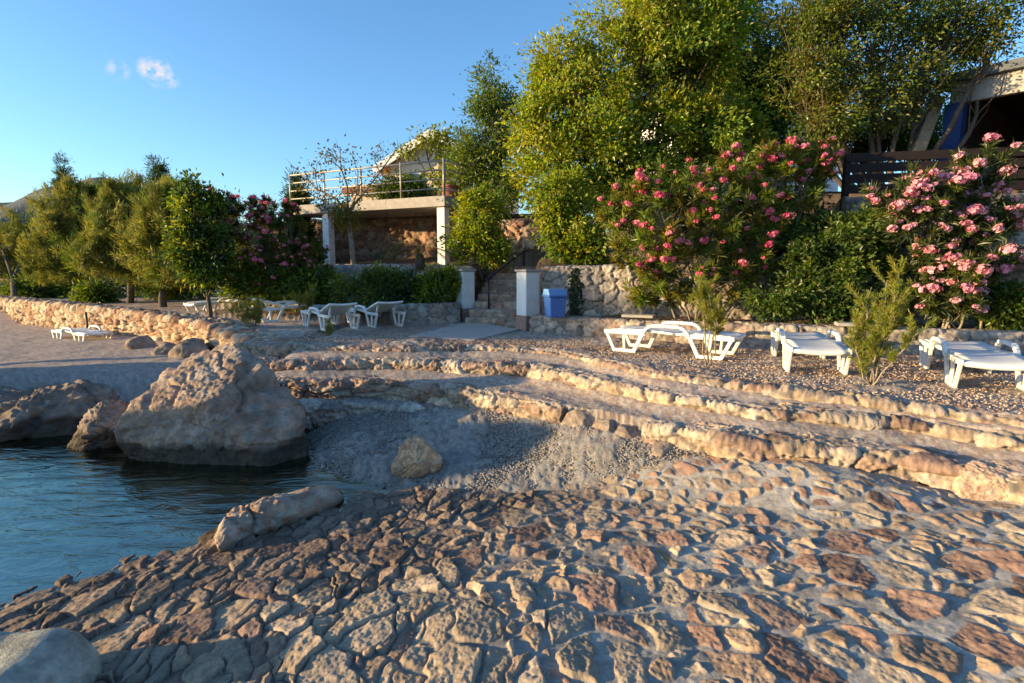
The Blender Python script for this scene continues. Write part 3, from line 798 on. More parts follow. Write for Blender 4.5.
stonework('retaining_wall', [(x, y, 1.2, W(900, 196, 9.5)[2]) for x, y in [(5.7, 9.95), (8.0, 9.35), (12.0, 8.6), (16, 8.2)]], 0.5, 'tall dark stone retaining wall behind the pale pink oleander', 'stone wall', (0.50, 0.34), 0.035, 0.05, 0.05, PAL_GREY * 0.75, 34, mortar=(0.14, 0.12, 0.11), mw=0.05, wob=0.03)
stonework('retaining_wall', [(x, y, 0.95, 2.30) for x, y in [(-1.0, 17.1), (-0.97, 16.0), (-1.0, 14.1)]], 0.45, 'stone side wall left of the garden stairs', 'stone wall', (0.36, 0.26), 0.03, 0.05, 0.045, PAL_RED, 35, mortar=(0.30, 0.25, 0.2), wob=0.02, face=1)
stonework('retaining_wall', [(x, y, 1.0, zt) for x, y, zt in [(-7.0, 15.95, 2.3), (-5, 15.7, 2.36), (-1.5, 15.3, 2.36)]], 0.5, 'pale stone terrace wall below the raised deck', 'stone wall', (0.45, 0.28), 0.035, 0.05, 0.06, PAL_GREY * 1.15, 36, mortar=(0.4, 0.36, 0.31), wob=0.05)
stonework('rubble_wall', [(x, y, 1.9, zt) for x, y, zt in [(-12, 23.6, 4.0), (-6, 21.4, 4.05), (-2.6, 20.0, 4.05), (0.5, 18.4, 3.95), (2.4, 17.6, 3.8)]], 0.6, 'rough reddish rubble wall in the shade under the raised deck', 'stone wall', (0.42, 0.28), 0.04, 0.06, 0.10, PAL_RED * 0.75, 37, mortar=(0.24, 0.17, 0.12), mw=0.05, wob=0.08)

# ------------------------------------------------------------------ gate, stairs, path
gp = []
for k, (px, py, lb) in enumerate([(465.5, 320.5, 'farther white gate pillar, at the end of the short low wall'), (527.5, 329.5, 'nearer white gate pillar, beside the blue waste bin')]):
    b = G(px, py, 1.035); gp.append(b)
gang = math.atan2(gp[0][1] - gp[1][1], gp[0][0] - gp[1][0])
for b, lb in zip(gp, ['farther white gate pillar, at the end of the short low wall', 'nearer white gate pillar, beside the blue waste bin']):
    t = tag(empty('gate_pillar', (b[0], b[1], 1.0), gang), lb, 'gate pillar', 'pair of pillars at the foot of the garden stairs')
    MB().box((0, 0, 0.15), (0.36, 0.36, 0.36), bev=0.012).build('plinth', M['pink_stone'], t)
    MB().box((0, 0, 0.775), (0.335, 0.335, 0.89), bev=0.012).build('shaft', M['white'], t)
    MB().box((0, 0, 1.247), (0.40, 0.40, 0.05), bev=0.012).build('cap', M['concrete'], t)

st = tag(empty('garden_stairs', (-0.30, 12.75, 1.0), math.atan2(0.97, 0.22) - math.pi / 2), 'rough stone stairs climbing between the white gate pillars', 'stairs')
for k in range(8):
    stonework('step', [(-0.78 + 0.0 * k, 0.34 * k, 0.0 + 0.16 * k - 0.1, 0.165 * (k + 1)), (0.85, 0.34 * k, 0.16 * k - 0.1, 0.165 * (k + 1))], 0.42, None, None, (0.4, 0.2), 0.03, 0.03, 0.018, PAL_RED * 0.95, 100 + k, mortar=(0.34, 0.28, 0.22), wob=0.01, parent=st)
stonework('retaining_wall', [(x, y, 1.9, zt) for x, y, zt in [(-1.2, 17.4, 3.7), (0.6, 16.9, 3.7), (2.2, 16.4, 3.6)]], 0.4, 'sunlit reddish stone wall at the top of the garden stairs', 'stone wall', (0.34, 0.24), 0.03, 0.05, 0.06, PAL_RED * 1.1, 38, mortar=(0.3, 0.22, 0.16), wob=0.04)
for (a, b, lb) in [((486, 280, 13.3), (525, 250, 15.4), 'sloping black iron handrail on the left of the garden stairs'), ((541, 274, 13.0), (562, 256, 15.0), 'sloping black iron handrail on the right of the garden stairs')]:
    A, B = W(*a), W(*b)
    h = tag(empty('handrail', A), lb, 'handrail')
    MB().tube([(0, 0, 0), tuple(B - A), tuple(B - A + np.array((0.10, 0.3, 0)))], 0.03, 8).build('rail', M['iron'], h, True)
    for f in (0.06, 0.97):
        q = (B - A) * f
        MB().tube([q, q - np.array((0, 0, 0.75))], 0.022, 8).build('post', M['iron'], h, True)
pp = [G(470, 322, 1.035), G(519, 330, 1.035), G(474, 341, 1.035), G(408, 337, 1.035)]
o = MB().prism([tuple(q) for q in pp], (0, 0, 0.02)).build('path', M['pathcon']); tag(o, kind='structure')

# ------------------------------------------------------------------ waste bin, slabs
b = G(555, 317.5, 1.38)
t = tag(empty('waste_bin', (b[0], b[1] + 0.05, 1.385), 0.35), 'blue flip-top plastic waste bin standing on the low wall', 'waste bin')
m = MB().box((0, 0, 0.19), (0.30, 0.26, 0.38), taper=1.16, bev=0.02).build('body', M['blue'], t)
m = MB().box((0, 0, 0.395), (0.40, 0.345, 0.035), bev=0.012).build('rim', M['blue'], t)
mm = MB().prism([(-0.19, -0.16, 0.41), (-0.19, 0.16, 0.41), (-0.19, 0.11, 0.53), (-0.19, -0.09, 0.53)], (0.38, 0, 0))
m = mm.build('lid', M['light_blue'], t, bevel=0.015)
p = W(640, 317.5, 10.0)
o = MB().box((p[0], p[1] + .1, 1.455), (0.56, 0.26, 0.05), 0.05 - 0.5, bev=0.008).build('paving_slab', M['concrete']); tag(o, 'thin grey paving slab lying on the low wall to the right of the bin', 'paving slab')
p = W(866, 327, 8.45)
o = MB().box((p[0], p[1], 1.462), (0.80, 0.30, 0.05), -0.36, bev=0.008).build('paving_slab', M['concrete']); tag(o, 'long pale paving slab on the low wall behind the young tamarisk', 'paving slab')
p = W(1040, 257, 8.6)
o = MB().box((p[0], p[1] + .2, 2.50), (1.3, 0.9, 0.10), -0.2, bev=0.01).build('concrete_ledge', M['concrete']); tag(o, 'grey concrete slab jutting from the tall dark wall at the right edge', 'slab')

# ------------------------------------------------------------------ sun loungers
def lounger_proto(raise_deg):
    t = empty('sun_lounger')
    W2 = 0.31
    for sgn in (-1, 1):
        y = sgn * W2; N_ = (0, 1, 0); T_ = 0.038
        for s in (-1, 1):                                      # four windowed legs
            l = MB()
            x = lambda v: s * v
            l.bar((x(.93), y, .31), (x(.79), y, .02), .050, T_, N_)
            l.bar((x(.81), y, .03), (x(.46), y, .03), .052, T_ * .98, N_)
            l.bar((x(.63), y, .055), (x(.645), y, .30), .040, T_ * .9, N_)
            l.bar((x(.485), y, .01), (x(.33), y, .33), .056, T_ * 1.02, N_)
            l.bar((x(.30), y, .305), (x(.96), y, .305), .062, T_ * .96, N_)
            l.build('leg', M['plastic'], t, bevel=0.008)
        a = MB()
        pts = [(-.345, .30), (-.28, .39), (-.21, .425), (0, .432), (.21, .425), (.28, .39), (.345, .30)]
        for (x0, z0), (x1, z1) in zip(pts[:-1], pts[1:]):
            a.bar((x0, y * 1.02, z0), (x1, y * 1.02, z1), .05, .055, N_)
        a.build('armrest', M['plastic'], t, bevel=0.012)
    def panel(x0, x1, zf, name, n=18):
        xs = np.linspace(x0, x1, n); ys = np.linspace(-.285, .285, 9)
        v = []
        for off in (0, -0.035):
            for x in xs:
                for yy in ys:
                    v.append((x, yy, zf(x) + off - 0.02 * (1 - (yy / .285) ** 2) + (0.004 * math.sin(x * 60) if off == 0 else 0)))
        m_ = len(xs) * 9
        f = []
        for i in range(len(xs) - 1):
            for j in range(8):
                a_ = i * 9 + j
                f.append((a_, a_ + 9, a_ + 10, a_ + 1)); f.append((m_ + a_, m_ + a_ + 1, m_ + a_ + 10, m_ + a_ + 9))
        for i in range(len(xs) - 1):
            f.append((i * 9, m_ + i * 9, m_ + i * 9 + 9, i * 9 + 9)); q = i * 9 + 8
            f.append((q, q + 9, m_ + q + 9, m_ + q))
        for j in range(8):
            f.append((j, j + 1, m_ + j + 1, m_ + j)); q = (len(xs) - 1) * 9 + j
            f.append((q, m_ + q, m_ + q + 1, q + 1))
        b_ = MB(); b_.v = v; b_.f = f
        return b_.build(name, M['plastic'], t, True)
    panel(-0.97, 0.12, lambda x: 0.335 + 0.025 * math.sin((x + .97) / 1.09 * math.pi) - 0.03 * max(0, (-.85 - x) / .12), 'bed')
    bk = panel(0.14, 0.97, lambda x: 0.335 + 0.015 * math.sin((x - .14) / .83 * math.pi), 'backrest')
    if raise_deg:
        a = math.radians(raise_deg)
        for v in bk.data.vertices:
            dx, dz = v.co.x - .14, v.co.z - .33
            v.co.x = .14 + dx * math.cos(a) - dz * math.sin(a); v.co.z = .33 + dx * math.sin(a) + dz * math.cos(a)
        for yy in (-.2, .2): MB().bar((.62, yy, .29), (.14 + .62 * math.cos(a), yy, .32 + .60 * math.sin(a)), .04, .03, (0, 1, 0)).build('back_prop', M['plastic'], t)
    return t
flat = lounger_proto(0); raised = lounger_proto(17)
GRP = 'white plastic sun loungers'
usedp = set()
def place_lounger(proto, x, y, z, ang, label):
    o = proto if proto.name not in usedp else copy_tree(proto)
    usedp.add(proto.name)
    o.location = (float(x), float(y), float(z)); o.rotation_euler = (0, 0, ang)
    tag(o, label, 'sun lounger', GRP)
    return o
a, b = G(632, 352.5, 1.04), G(700, 358.5, 1.04)
d = b - a; ang = math.atan2(d[1], d[0]); nrm = np.array((-math.sin(ang), math.cos(ang), 0))
c = (a + b) / 2 + nrm * 0.31
place_lounger(flat, c[0], c[1], 1.035, ang, 'white plastic lounger seen side-on, in front of the bright pink oleander')
a, b = G(782, 371, 1.04), G(849, 376, 1.04)
c = (a + b) / 2 + np.array((0.26, 0.74, 0))
place_lounger(flat, c[0], c[1], 1.035, math.atan2(0.92, 0.30), 'white lounger seen end-on, left of the feathery young tamarisk')
a, b = G(918, 364, 1.04), G(955, 390, 1.04)
d = a - b; ang = math.atan2(d[1], d[0]); nrm = np.array((math.sin(ang), -math.cos(ang), 0))
c = (a + b) / 2 + nrm * 0.33
place_lounger(flat, c[0], c[1], 1.035, ang, 'white lounger cut by the right edge of the photo')
c = G(220, 314, 1.04); place_lounger(raised, c[0], c[1] + .3, 1.035, 0.9, 'far white lounger just behind the trunk of the dark green tree')
c = G(286, 321, 1.04); place_lounger(raised, c[0], c[1] + .4, 1.035, math.pi + 0.75, 'white lounger with raised back right behind the low yellow tamarisk bush')
c = G(325, 329, 1.04); place_lounger(raised, c[0], c[1] + .3, 1.035, -0.95, 'white lounger with raised back between the tamarisk shoot and the clipped hedge')
c = G(371, 326, 1.04); place_lounger(raised, c[0], c[1] + .3, 1.035, -0.95, 'white lounger with raised back beside the short low wall')
c = G(77, 345, 0.30); place_lounger(flat, c[0], c[1] + .2, 0.32, -0.55, 'white lounger on the lower beach beside the thin black pole')
c = G(-4, 321, 0.22); place_lounger(flat, c[0], c[1] + .2, 0.22, 0.3, 'farthest white lounger, on the beach at the left edge')
c = G(83, 338, 0.33)
t = tag(empty('parasol_pole', (c[0], c[1] + .2, 0.33)), 'thin black parasol pole without its canopy, behind the beach lounger', 'pole')
MB().tube([(0, 0, 0), (0, 0, 0.72)], 0.03, 8).build('pole', M['iron'], t, True)
MB().box((0, 0, 0.03), (0.4, 0.4, 0.07), bev=0.02).build('base', M['concrete'], t)

# ------------------------------------------------------------------ raised deck with railing
zt = W(441, 196, 17.0)[2]
A = np.array((-1.95, 16.85)); e = np.array((-0.895, 0.446)); nb = np.array((0.446, 0.895))
deck = tag(empty('raised_deck', (A[0], A[1], zt)), 'raised concrete terrace deck on white columns with a pale metal railing', 'deck')
def DK(s, n, z): q = e * s + nb * n; return (q[0], q[1], z)
MB().prism([DK(0, 0, -.30), DK(6.3, 0, -.30), DK(6.3, 4.2, -.30), DK(0, 4.2, -.30)], (0, 0, .30)).build('slab', M['concrete'], deck, bevel=0.01)
for s in (0.22, 4.75):
    q = DK(s, 0.25, 0)
    MB().box((q[0], q[1], -.30 - 1.25), (0.27, 0.27, 2.496), math.atan2(e[1], e[0]), bev=0.01).build('column', M['white'], deck)
def rail_run(p0, p1, nposts):
    p0, p1 = Vector(p0), Vector(p1)
    for k in range(nposts):
        q = p0.lerp(p1, k / (nposts - 1))
        MB().tube([q, q + Vector((0, 0, 1.06))], 0.030, 8).build('rail_post', M['steel'], deck, True)
    for h in (0.22, 0.48, 0.74, 1.0):
        MB().tube([p0 + Vector((0, 0, h)), p1 + Vector((0, 0, h))], 0.020 if h < 1 else 0.026, 6).build('rail', M['steel'], deck, True)
rail_run(DK(.06, .06, 0), DK(6.2, .06, 0), 5)
rail_run(DK(.06, .10, 0), DK(.06, 4.1, 0), 3)
q = W(450, 196, 18.2)
t = tag(empty('plant_pot', (q[0], q[1], zt)), 'round brownish clay pot standing at the corner of the raised deck', 'plant pot')
MB().tube([(0, 0, 0), (0, 0, .25), (0, 0, .42)], [.19, .27, .25], 14).build('pot', M['terracotta'], t, True)
MB().tube([(0, 0, .40), (0, 0, .47)], [.29, .29], 14).build('rim', M['terracotta'], t, True)

# ------------------------------------------------------------------ houses
def gable_house(loc, w, dpt, h, roof_h, over, rz, label, windows):
    t = tag(empty('house', loc, rz), label, 'house')
    m = MB(); m.prism([(-w / 2, 0, 0), (w / 2, 0, 0), (w / 2, 0, h), (0, 0, h + roof_h), (-w / 2, 0, h)], (0, dpt, 0)); wl_ = m.build('wall', M['cream'], t)
    k = roof_h / (w / 2)
    r_ = MB()
    for s in (-1, 1):
        x1 = s * (w / 2 + over); z1 = h - over * k
        r_.prism([(0, -over, h + roof_h + .03), (x1, -over, z1 + .03), (x1, -over, z1 + .17), (0, -over, h + roof_h + .17)], (0, dpt + 2 * over, 0))
    rf = r_.build('roof', M['tiles'], t)
    f_ = MB()
    for s in (-1, 1):
        x1 = s * (w / 2 + over)
        f_.bar((0, -over - .03, h + roof_h + .06), (x1, -over - .03, h - over * k + .06), .30, .05, (0, 1, 0))
    f_.build('bargeboard', M['white'], t)
    for (x, z, ww, hh) in windows:
        fr = MB()
        fr.box((x, -.02, z), (ww, .06, hh)); f0 = fr.build('window', M['white'], t)
        MB().box((x, -.06, z), (ww - .12, .03, hh - .12)).build('pane', M['glass'], f0)
    return t
q = W(440, 175, 25)
gable_house((q[0] - 0.2, 25.0, 3.6), 4.2, 8, 3.05, 1.15, 0.5, -0.20, 'cream gabled house behind the raised deck with a red tiled roof', [(-1.0, 2.2, .9, 1.1), (1.0, 2.2, .9, 1.1)])
q = W(384, 190, 23.6)
t = tag(empty('house_annex', (q[0], 23.8, 3.6), -0.20), 'low cream annex with a red tiled band left of the gabled house', 'annex')
MB().box((0, 1.5, 1.0), (3.0, 3.0, 2.2)).build('wall', M['cream'], t)
MB().prism([(-1.7, -.4, 1.72), (1.7, -.4, 1.72), (1.7, -.4, 1.95), (-1.7, -.4, 1.95)], (0, 3.6, 0)).build('roof', M['tiles'], t)
f0 = MB().box((0.6, -.02, 1.25), (1.1, .06, .7)).build('window', M['white'], t); MB().box((0.6, -.06, 1.25), (.98, .03, .58)).build('pane', M['glass'], f0)
t = tag(empty('white_house', (11.6, 27, 4.0), 0.1), 'white house mostly hidden by the big trees', 'house')
MB().box((0, 4, 3.1), (7.4, 8, 6.4)).build('wall', M['white'], t)
MB().box((0, 4, 6.42), (8.2, 8.8, .22)).build('roof', M['tiles'], t)
for x in (-2.5, 0, 2.5):
    for z in (1.8, 4.6):
        f0 = MB().box((x, -.02, z), (1.1, .07, 1.4)).build('window', M['white'], t); MB().box((x, -.07, z), (.96, .03, 1.26)).build('pane', M['glass'], f0)

pa = np.array((10.3, 14.0)); pe = np.array((0.60, -0.80)); pn_ = np.array((0.80, 0.60))
pav = tag(empty('pavilion', (pa[0], pa[1], 3.6)), 'flat-roofed open pavilion with a white fascia and blue post at the top right', 'pavilion')
def PV(s, n, z): q = pe * s + pn_ * n; return (q[0], q[1], z)
zf0 = W(945, 105, 14)[2] - 3.6; zf1 = W(945, 84, 14)[2] - 3.6
MB().prism([PV(0, 0, zf0), PV(9, 0, zf0), PV(9, .16, zf0), PV(0, .16, zf0)], (0, 0, zf1 - zf0)).build('fascia', M['concrete'], pav, bevel=0.01)  # white fascia in concrete grey, its shade put into the colour
MB().prism([PV(-.25, -.18, zf1 + .004), PV(9, -.18, zf1 + .004), PV(9, 6, zf1 + .004), PV(-.25, 6, zf1 + .004)], (0, 0, .20)).build('roof', M['roof_edge'], pav)
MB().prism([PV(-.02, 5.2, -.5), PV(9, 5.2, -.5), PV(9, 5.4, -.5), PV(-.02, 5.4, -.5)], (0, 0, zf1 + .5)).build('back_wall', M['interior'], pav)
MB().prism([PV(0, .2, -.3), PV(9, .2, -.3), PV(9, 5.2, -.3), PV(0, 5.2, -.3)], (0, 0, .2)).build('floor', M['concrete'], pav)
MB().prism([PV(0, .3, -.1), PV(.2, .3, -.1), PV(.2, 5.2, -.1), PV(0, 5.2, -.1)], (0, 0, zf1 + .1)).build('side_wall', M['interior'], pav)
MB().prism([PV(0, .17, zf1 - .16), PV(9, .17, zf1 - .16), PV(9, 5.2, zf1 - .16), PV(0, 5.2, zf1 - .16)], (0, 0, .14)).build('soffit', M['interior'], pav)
MB().prism([PV(-.05, -.12, -1.2), PV(.30, -.12, -1.2), PV(.30, .22, -1.2), PV(-.05, .22, -1.2)], (0, 0, zf0 + 1.196)).build('post', M['blue_paint'], pav)
w0, w1 = np.array(W(937, 98, 14.1)) - np.array((pa[0], pa[1], 3.6)), np.array(W(914, 158, 13.6)) - np.array((pa[0], pa[1], 3.6))
MB().bar(w0, w1, .24, .4, (0.3, 1, 0)).build('brace', M['tan_wood'], pav)

fp = [(5.75, 10.12), (8.0, 9.62), (12.0, 8.86), (14.5, 8.5)]
fz0, fz1 = W(880, 192, 9.8)[2], W(880, 150, 9.8)[2]; fh = fz1 - fz0
fn = tag(empty('wooden_fence', (5.75, 10.12, fz0)), 'dark brown horizontal board fence on top of the tall stone wall', 'fence')
for k in range(3):
    a_, b_ = np.array(fp[k]) - fp[0], np.array(fp[k + 1]) - fp[0]
    for z in (fh * .12, fh * .38, fh * .64, fh * .9):
        MB().bar((a_[0], a_[1], z), (b_[0], b_[1], z), fh * .21, .035, (0.2, -1, 0)).build('board', M['dark_wood'], fn)
for x, y in [(5.8, 10.16), (7.0, 9.90), (8.0, 9.68), (9.4, 9.40), (10.8, 9.13), (12.0, 8.92), (13.4, 8.72)]:
    MB().box((x - fp[0][0], y - fp[0][1], fh * .5 - .15), (.09, .09, fh + .3)).build('post', M['dark_wood'], fn)

# ------------------------------------------------------------------ vegetation
def unit(a): return a / (np.linalg.norm(a, axis=-1, keepdims=True) + 1e-9)

def leaf_mesh(P, D, Nn, L, Wd, fold=0.15, mid=0.45):
    n = len(P)
    D = unit(D); S = unit(np.cross(D, Nn)); Q = np.cross(S, D)
    L = np.broadcast_to(L, (n,))[:, None]; Wd = np.broadcast_to(Wd, (n,))[:, None]
    v = np.empty((n, 4, 3))
    v[:, 0] = P
    v[:, 1] = P + D * L * mid - S * Wd / 2 + Q * Wd * fold
    v[:, 2] = P + D * L - Q * L * 0.08
    v[:, 3] = P + D * L * mid + S * Wd / 2 + Q * Wd * fold
    f = np.arange(n * 4).reshape(n, 4)
    return v.reshape(-1, 3), f

def px_lobes(lst, Yd=1.0):
    out = []
    for px, py, rx, ry, Y in lst:
        c = W(px, py, Y); s = Y / F
        out.append((c, np.array((rx * s, min(rx, ry) * s * 0.95 * Yd, ry * s))))
    return out

def crown_clumps(lobes, n, rng, inner=0.35):
    w = np.array([l[1][0] * l[1][2] for l in lobes]) ** 0.85; w /= w.sum()
    idx = rng.choice(len(lobes), n, p=w)
    C = np.array([l[0] for l in lobes])[idx]; R = np.array([l[1] for l in lobes])[idx]
    u = unit(rng.normal(size=(n, 3)))
    rad = inner + (1 - inner) * rng.uniform(0, 1, n) ** 0.6
    rad *= rng.uniform(0.85, 1.12, n)
    return C + u * R * rad[:, None], u, idx

def curve_pts(a, b, rng, n=5, wob=0.06, sag=0.0):
    a, b = np.array(a, float), np.array(b, float)
    L = np.linalg.norm(b - a)
    pts = []
    w1 = rng.normal(size=3) * wob * L
    for i in range(n + 1):
        t = i / n
        pts.append(a + (b - a) * t + w1 * math.sin(math.pi * t) + np.array((0, 0, sag * L * math.sin(math.pi * t))) + (rng.normal(size=3) * wob * 0.25 * L if 0 < i < n else 0))
    return pts

def plant(name, label, cat, base, lobes, seed, n_clumps, n_leaves, L, Wd, clump_r, colors, trunk_r=0.12, stems=1, bark='bark', droop=0.15, matn='leaf', group=None, inner=0.35, upness=0.6, twig=0.5, split=0.45, root_spread=0.15, limb=True, colvar=0.25, crown_name='crown', whorl=False, sizevar=0.3, plume=0.0):
    rng = np.random.RandomState(seed)
    base = np.array(base, float)
    t = tag(empty(name, base), label, cat, group)
    CP, U, idx = crown_clumps(lobes, n_clumps, rng, inner)
    # limbs and twigs
    mb = MB()
    cen = sum(l[0] for l in lobes) / len(lobes)
    nodes = []
    for s in range(stems):
        b0 = base + np.array((rng.uniform(-1, 1) * root_spread, rng.uniform(-1, 1) * root_spread, -0.15)) * (1 if stems > 1 else 0.0) - np.array((0, 0, 0.1))
        nodes.append(b0)
    fork = base + (cen - base) * split
    for li, (c, R) in enumerate(lobes):
        b0 = nodes[li % stems]
        if stems == 1:
            st_ = fork + (c - fork) * 0.0
            pts = curve_pts(fork, c, rng, 5, 0.07)
            rr0 = trunk_r * 0.62
        else:
            pts = curve_pts(b0, c, rng, 7, 0.06, 0.0); rr0 = trunk_r
        if limb: mb.tube([p - base for p in pts], np.linspace(rr0, rr0 * 0.3, len(pts)), 7)
        sel = np.where(idx == li)[0]
        rng.shuffle(sel)
        for k in sel[:max(1, int(len(sel) * twig))]:
            q = pts[rng.randint(len(pts) // 2, len(pts))]
            tp = curve_pts(q, CP[k], rng, 3, 0.08)
            mb.tube([p - base for p in tp], np.linspace(rr0 * 0.22, max(0.004, rr0 * 0.05), 4), 5, False)
    if stems == 1:
        pts = curve_pts(nodes[0], fork, rng, 5, 0.03)
        mb.tube([p - base for p in pts], np.linspace(trunk_r * 1.15, trunk_r * 0.8, len(pts)), 10)
    mb.build('trunk' if stems == 1 else 'stems', M[bark], t, True)
    # leaves
    wts = rng.uniform(0.4, 1.6, n_clumps); wts /= wts.sum()
    ci = rng.choice(n_clumps, n_leaves, p=wts)
    cr = clump_r * rng.uniform(0.6, 1.3, n_clumps)
    off = rng.normal(size=(n_leaves, 3)) * np.array((1, 1, 0.75)) * 0.55
    P = CP[ci] + off * cr[ci][:, None]
    if plume:
        pd = unit(U * 0.6 + np.array((0.25, 0, 0.75)) + 0.3 * rng.normal(size=U.shape))
        P = CP[ci] + off * cr[ci][:, None] * 0.75
        tt = rng.uniform(0, 1, n_leaves) ** 1.3
        k = rng.uniform(0, 1, n_clumps)[ci] < 0.7
        P = np.where(k[:, None], CP[ci] + off * cr[ci][:, None] * (0.5 * (1 - 0.8 * tt))[:, None] + pd[ci] * (tt * plume * (cr / cr.mean())[ci])[:, None], P)
        D = unit(pd[ci] + 0.6 * rng.normal(size=(n_leaves, 3)))
    elif whorl:
        cd = unit(U + np.array((0, 0, 0.9)) + 0.4 * rng.normal(size=U.shape))
        tt = rng.uniform(-1, 1, n_leaves)
        P = CP[ci] + cd[ci] * (tt * cr[ci])[:, None] + 0.10 * off * cr[ci][:, None]
        D = unit(cd[ci] * 0.8 + unit(rng.normal(size=(n_leaves, 3))) * 0.9)
    else:
        D = unit(0.6 * U[ci] + 0.6 * unit(off) + 0.5 * rng.normal(size=(n_leaves, 3)) + np.array((0, 0, -droop)))
    Nn = unit(np.array((0, 0, upness * 0.5)) + 0.75 * U[ci] + np.array((-0.25, -0.15, 0)) + 0.45 * rng.normal(size=(n_leaves, 3)))
    ll = L * rng.uniform(1 - sizevar, 1 + sizevar, n_leaves)
    V, Fc = leaf_mesh(P - base, D, Nn, ll, Wd * ll / L)
    colors = np.array(colors)
    cc = colors[rng.randint(0, len(colors), n_clumps)]
    c = cc[ci] * (1 + colvar * rng.normal(size=(n_leaves, 1))) * (1 + 0.10 * rng.normal(size=(n_leaves, 3)))
    c = np.clip(c, 0.005, 0.6)
    mesh_obj(crown_name, V, Fc, M[matn], t, col=np.repeat(c, 4, 0), smooth=False)
    return t, CP, U

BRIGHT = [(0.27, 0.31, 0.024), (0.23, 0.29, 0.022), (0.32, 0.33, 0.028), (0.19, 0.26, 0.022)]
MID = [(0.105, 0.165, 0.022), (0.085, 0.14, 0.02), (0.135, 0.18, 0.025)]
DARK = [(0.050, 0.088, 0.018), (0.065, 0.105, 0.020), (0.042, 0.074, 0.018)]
OLIVE = [(0.24, 0.25, 0.05), (0.20, 0.22, 0.045), (0.28, 0.27, 0.055), (0.16, 0.19, 0.04)]
YEL = [(0.20, 0.20, 0.03), (0.16, 0.18, 0.03)]

# the big bright tree and its neighbours
plant('broadleaf_tree', 'tallest bright yellow-green broadleaf tree, above the pink oleander', 'tree', (2.0, 15.0, 2.3),
      px_lobes([(640, 55, 62, 60, 15), (585, 105, 52, 50, 14.6), (700, 70, 58, 62, 15.2), (556, 75, 34, 36, 15), (620, 150, 62, 48, 14.4), (700, 140, 62, 46, 14.6), (560, 170, 42, 50, 14.4), (655, -5, 55, 40, 15), (540, 130, 28, 36, 14.8), (715, 10, 45, 40, 15.3), (640, 195, 60, 40, 14.3)]),
      1, 520, 90000, 0.110, 0.062, 0.36, BRIGHT, 0.20, inner=0.15)
plant('evergreen_tree', 'dark evergreen tree standing between the bright tree and the sparse tree', 'tree', (6.4, 17.6, 3.0),
      px_lobes([(740, 25, 40, 45, 17.5), (765, 90, 45, 45, 17.3), (725, 110, 45, 50, 17.6), (780, 50, 36, 36, 17.8), (745, 150, 50, 40, 17.2), (800, 130, 35, 35, 17.8)]),
      2, 260, 40000, 0.12, 0.05, 0.40, DARK, 0.2)
t, CPd, Ud = plant('sparse_tree', 'dark many-stemmed sparse tree in front of the pavilion roof', 'tree', (8.7, 13.7, 3.5),
      px_lobes([(830, 45, 42, 42, 13.8), (880, 25, 48, 45, 14), (930, 35, 45, 38, 13.9), (870, 95, 50, 34, 13.6), (960, 20, 34, 28, 13.6), (992, 48, 24, 12, 13.4), (1005, 18, 26, 22, 13.3), (826, 110, 32, 34, 13.4), (798, 25, 28, 34, 13.8), (915, 85, 34, 28, 13.8), (850, 5, 40, 30, 14), (800, 75, 30, 30, 13.6)]),
      3, 520, 36000, 0.095, 0.042, 0.34, [(0.14, 0.19, 0.022), (0.11, 0.155, 0.02), (0.18, 0.205, 0.025), (0.13, 0.12, 0.02)], 0.085, stems=8, bark='bark', root_spread=0.35, twig=0.9)
plant('broadleaf_tree', 'tall thin mid-green tree left of the bright big tree', 'tree', (-0.4, 18.4, 2.5),
      px_lobes([(490, 92, 20, 28, 18), (484, 135, 28, 34, 18), (500, 175, 30, 34, 17.8), (505, 130, 26, 40, 18.2), (468, 160, 20, 24, 18)]),
      4, 170, 12000, 0.13, 0.05, 0.36, MID, 0.11, twig=0.8)
plant('broadleaf_tree', 'small light yellow-green tree in front of the gabled house', 'tree', (-1.6, 20.8, 3.6),
      px_lobes([(430, 142, 20, 10, 20.4), (452, 152, 18, 18, 20.5), (412, 150, 12, 10, 20.4), (440, 178, 22, 18, 20.6), (462, 185, 18, 20, 20.4)]),
      5, 60, 2900, 0.14, 0.08, 0.28, [(0.22, 0.24, 0.03), (0.18, 0.22, 0.03)], 0.07, twig=0.9)
plant('laurel_bush', 'rounded bright laurel bush above the farther gate pillar', 'bush', (-0.75, 15.0, 2.2),
      px_lobes([(476, 240, 27, 24, 15), (482, 212, 22, 22, 15.1), (490, 245, 18, 20, 14.9)]),
      6, 120, 11000, 0.11, 0.045, 0.22, BRIGHT, 0.07, stems=4)
plant('laurel_bush', 'tall leafy bush overhanging the wall above the blue bin', 'bush', (1.45, 13.0, 2.3),
      px_lobes([(572, 235, 26, 30, 13), (565, 195, 24, 28, 13.2), (585, 250, 24, 18, 12.8), (556, 215, 16, 30, 13.1)]),
      7, 140, 12000, 0.11, 0.05, 0.24, BRIGHT + MID, 0.06, stems=4)
plant('clipped_hedge', 'long low dark green hedge below the raised deck', 'hedge', (-2.9, 13.8, 1.4),
      px_lobes([(362, 292, 26, 18, 13.7), (385, 288, 28, 21, 13.8), (408, 290, 26, 20, 13.8)]),
      8, 150, 13000, 0.085, 0.035, 0.18, DARK + MID, 0.03, stems=6, root_spread=0.8)
plant('laurel_bush', 'small leafy bush between the hedge and the farther gate pillar', 'bush', (-1.85, 13.7, 1.45),
      px_lobes([(434, 288, 18, 20, 13.7), (445, 280, 12, 12, 13.8)]), 9, 60, 5000, 0.10, 0.04, 0.18, MID + BRIGHT[:1], 0.03, stems=4)

